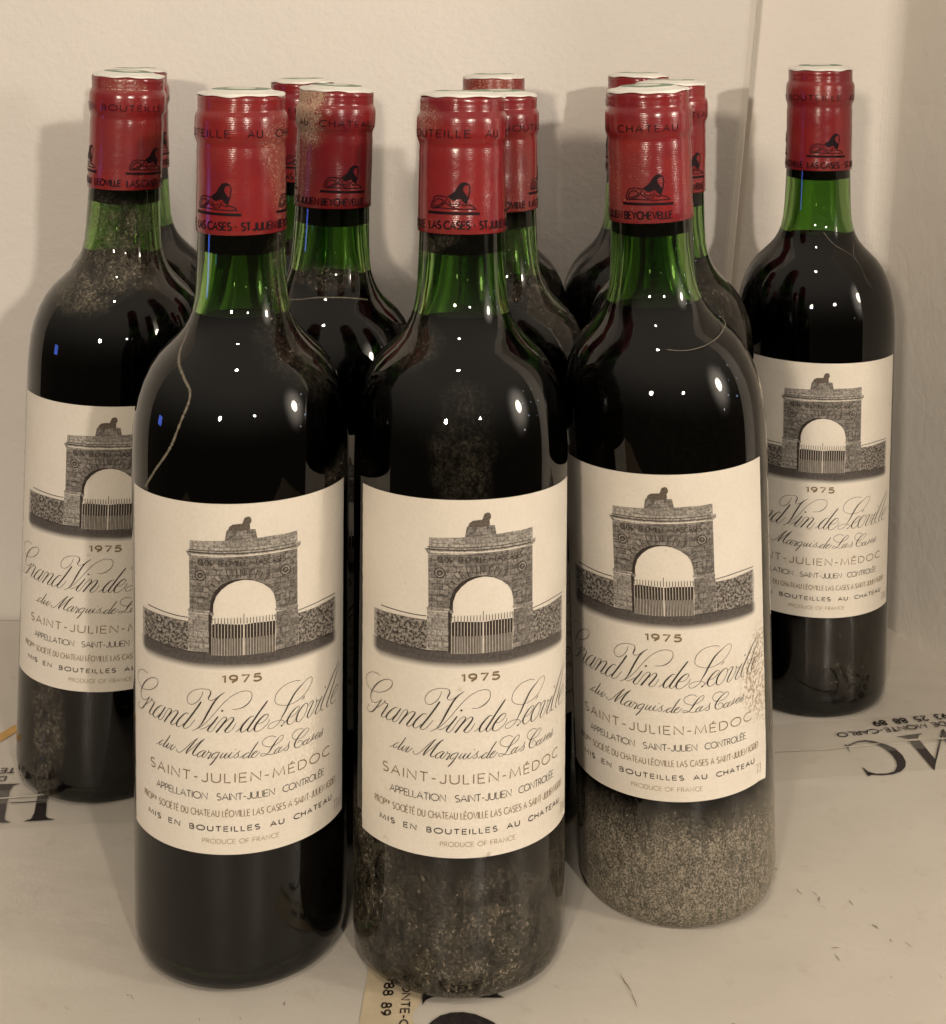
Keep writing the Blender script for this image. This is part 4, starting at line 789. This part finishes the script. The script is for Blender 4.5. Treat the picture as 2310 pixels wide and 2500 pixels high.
# ------------------------------------------------------------------ the twelve bottles
# x, y, lean x, lean y (degrees), height scale, label turn, capsule turn, wine level, cork bottom
ALL = (9, 9)
def band(z, rz, s): return ((0, 0, z), (9, 9, rz), s)
def spot(a, z, ra, rz, s, r=None):
    r = r or out_r(z); return ((r * math.sin(R(a)), -r * math.cos(R(a)), z), (ra, ra, rz), s)
BOT = {
 'A': dict(p=(-.0818, .4812, .43, .11, 1.0011), lab=6.68, cap=-25, wine=.2243, cork=.2453, seed=1,
   dust=[spot(60, .215, .016, .02, .35), spot(80, .24, .010, .03, .45), spot(75, .172, .012, .006, .5)], cdust=[spot(62, .275, .010, .022, .55, .0155)],
   label='front row wine bottle with clean dark glass and a pale drip line down one shoulder'),
 'B': dict(p=(-.0035, .4753, -.04, 2.6, .9999), lab=8.23, cap=-11, wine=.2238, cork=.2450, seed=2, film=.8, stain=[((math.sin(R(4)) * RB, -math.cos(R(4)) * RB, .0515), (.0018, .004, .0022), 1)],
   dust=[band(.016, .034, .42), spot(-60, .03, .03, .035, .6), spot(10, .014, .026, .024, .62), spot(2, .186, .011, .030, .15), spot(-45, .215, .012, .01, .30), spot(-50, .249, .014, .004, .4)], cdust=[spot(-70, .292, .012, .006, .5, .0155)],
   label='front row wine bottle with gritty dirt speckled below its label, over the black letter'),
 'C': dict(bend=-.0027, p=(.08006, .51556, -2.61, -.494, 1.0047), lab=-13.7, cap=-130, wine=.2222, cork=.2472, seed=3,
   dust=[band(.010, .036, 1.0), spot(75, .10, .012, .20, .5)], cdust=[spot(-60, .268, .014, .02, .32, .0155)], patch=.8, film=1.05, grain=2.0, dustc=(.35, .31, .24), tear=True, stain=[((math.sin(R(68)) * RB, -math.cos(R(68)) * RB, .088), (.012, .012, .022), .9)],
   label='wine bottle with a thick grey dust coat below a label with a lifted corner'),
 'D': dict(p=(-.1608, .5942, 2.88, -.12, 1.0087), lab=6.73, cap=51, wine=.2262, cork=.2462, seed=4, film=1.0,
   dust=[band(.232, .018, .50), spot(-20, .214, .022, .012, .62), spot(20, .22, .02, .01, .55), spot(-25, .035, .010, .05, .5)], cdust=[spot(0, .295, .012, .005, .5, .0155), spot(0, .27, .02, .02, .22, .0155)],
   label='cloudy necked dusty wine bottle at far left, its label partly hidden by another bottle'),
 'E': dict(p=(-.1655, .6875, .09, .03, 1.0023), lab=20, cap=-60, wine=.2240, cork=.246, seed=5, dust=[band(.2, .02, .2)], cdust=[],
   label='wine bottle half hidden behind the cloudy necked bottle at the left, against the wall'),
 'F': dict(p=(-.0808, .6645, .03, -.08, .99), lab=-15, cap=5, wine=.2240, cork=.246, seed=6, dust=[band(.225, .01, .2)], cdust=[],
   label='back row wine bottle seen only as a red capsule beside the sand dusted capsule'),
 'G': dict(p=(-.0661, .5622, 2.2, .02, .995), lab=12, cap=-97, wine=.2262, cork=.2452, seed=7,
   dust=[spot(-20, .224, .030, .0045, .60), spot(-70, .235, .012, .03, .35)], cdust=[spot(-48, .292, .0125, .017, .95, .0155), spot(-65, .268, .012, .026, .45, .0155)],
   label='wine bottle with sandy beige dust caked on one side of its red capsule'),
 'H': dict(p=(.0127, .569, -.38, -.13, .9875), lab=10, cap=83, wine=.2252, cork=.2452, seed=8,
   dust=[band(.236, .014, .35), spot(30, .222, .03, .006, .6), spot(60, .212, .02, .012, .5)], cdust=[spot(30, .26, .014, .03, .3, .0155)],
   label='wine bottle directly behind the front middle bottle with green stamped top and dusty shoulder'),
 'I': dict(p=(.0098, .6748, 0, 0, .9974), lab=-20, cap=60, wine=.2240, cork=.246, seed=9, dust=[band(.2, .02, .15)], cdust=[spot(0, .296, .02, .008, .5, .0155)],
   label='back row wine bottle with a faded pinkish capsule rim, nearest the wall in the middle'),
 'J': dict(p=(.0877, .6123, -.26, .02, .9975), lab=-10, cap=-94, wine=.2240, cork=.246, seed=10,
   dust=[spot(50, .205, .03, .02, .42), band(.215, .008, .2)], cdust=[], label='wine bottle tucked right behind the thickly dusted one, dusty green shoulder showing'),
 'K': dict(p=(.0810, .6895, 0, 0, .9990), lab=30, cap=-90, wine=.2240, cork=.246, seed=11, dust=[band(.2, .02, .1)], cdust=[],
   label='wine bottle farthest back in the right column, only its capsule rim and one shoulder showing'),
 'L': dict(p=(.1669, .6712, -.39, -.64, 1.0149), lab=-10.28, cap=2, wine=.2232, cork=.2482, seed=12,
   dust=[spot(15, .030, .024, .022, .28), spot(60, .022, .02, .02, .25)], cdust=[], label='lone wine bottle standing apart by the right wall with a bright clear green neck'),
}
for key, b in BOT.items():
    x, y, lx, ly, s = b['p']
    root = bpy.data.objects.new('wine_bottle', None); col.objects.link(root)
    ax = Vector((math.sin(R(lx)), math.sin(R(ly)), 1)).normalized()
    a_ = (Vector((1, 0, 0)) - ax * ax.x).normalized(); c_ = ax.cross(a_)
    m = Matrix.Identity(4)
    for i in range(3): m[i][0] = a_[i]; m[i][1] = c_[i]; m[i][2] = ax[i] * s; m[i][3] = (x, y, .0003)[i]
    root.matrix_world = m
    root['label'] = b['label']; root['category'] = 'wine bottle'; root['group'] = 'red capsuled wine bottles standing on the carton'
    mg = mat_glass('bottle_glass_' + key, b['dust'], b['seed'], haze=b.get('haze', .006), patch=b.get('patch', .30), filmk=b.get('film', .5), grain=b.get('grain', 1.3), dustc=b.get('dustc', (.26, .225, .165)))
    g = bpy.data.objects.new('glass_body', ME_GLASS.copy()); col.objects.link(g); g.parent = root; g.data.materials.append(mg)
    link('wine', wine_mesh(b['wine']), root, M_WINE)
    link('cork', cork_mesh(b['cork']), root, M_CORK)
    cp = link('capsule', cap_variant(b['seed']), root, mat_capsule('capsule_red_' + key, b['cdust'], b['seed']))
    turn = Matrix.Rotation(R(b['cap']), 4, 'Z')
    def under(name, me, parent, rot):
        o = bpy.data.objects.new(name, me); col.objects.link(o); o.parent = parent; o.rotation_euler = (0, 0, rot); return o
    under('ring_lettering', ME_RINGTEXT, cp, R(b['cap'])); under('skirt_lettering', ME_BASETEXT, cp, R(b['cap']))
    for k in range(3): under('lion_emblem', ME_LION, cp, R(b['cap'] + 120 * k))
    se = under('top_seal', seal_mesh(b['seed']), cp, 0); se.data.materials.append(M_SEAL); se.data.materials.append(M_GREEN)
    lb = under('paper_label', label_mesh(b.get('tear'), b['seed']), root, R(b['lab'])); lb.data.materials.append(mat_paper('label_paper_' + key, b['seed'], b.get('stain', ())))
    under('lettering', ME_LETTERS, lb, 0); under('engraving', ME_ENGRAVE, lb, 0)
    if b.get('bend'):        # an old hand-finished bottle whose neck leans off its axis
        for o in [g] + [c for c in root.children_recursive if c.type == 'MESH' and c is not g]:
            if o.parent.name.startswith('paper_label') or o.name.startswith('paper_label'): continue
            if o.data.users > 1: o.data = o.data.copy()
            rz = o.rotation_euler.z
            for vt in o.data.vertices:
                t = max(0, min(1, (vt.co.z - .165) / .07)); d = b['bend'] * t * t * (3 - 2 * t)
                vt.co.x += d * math.cos(rz); vt.co.y -= d * math.sin(rz)
    if key in SCR:
        wd = {'A': .0008, 'C': .00022, 'G': .0004, 'L': .00022}[key]
        link('drip_line' if key == 'A' else 'hair_line', streak_mesh(SCR[key], wd), root, M_SCR)
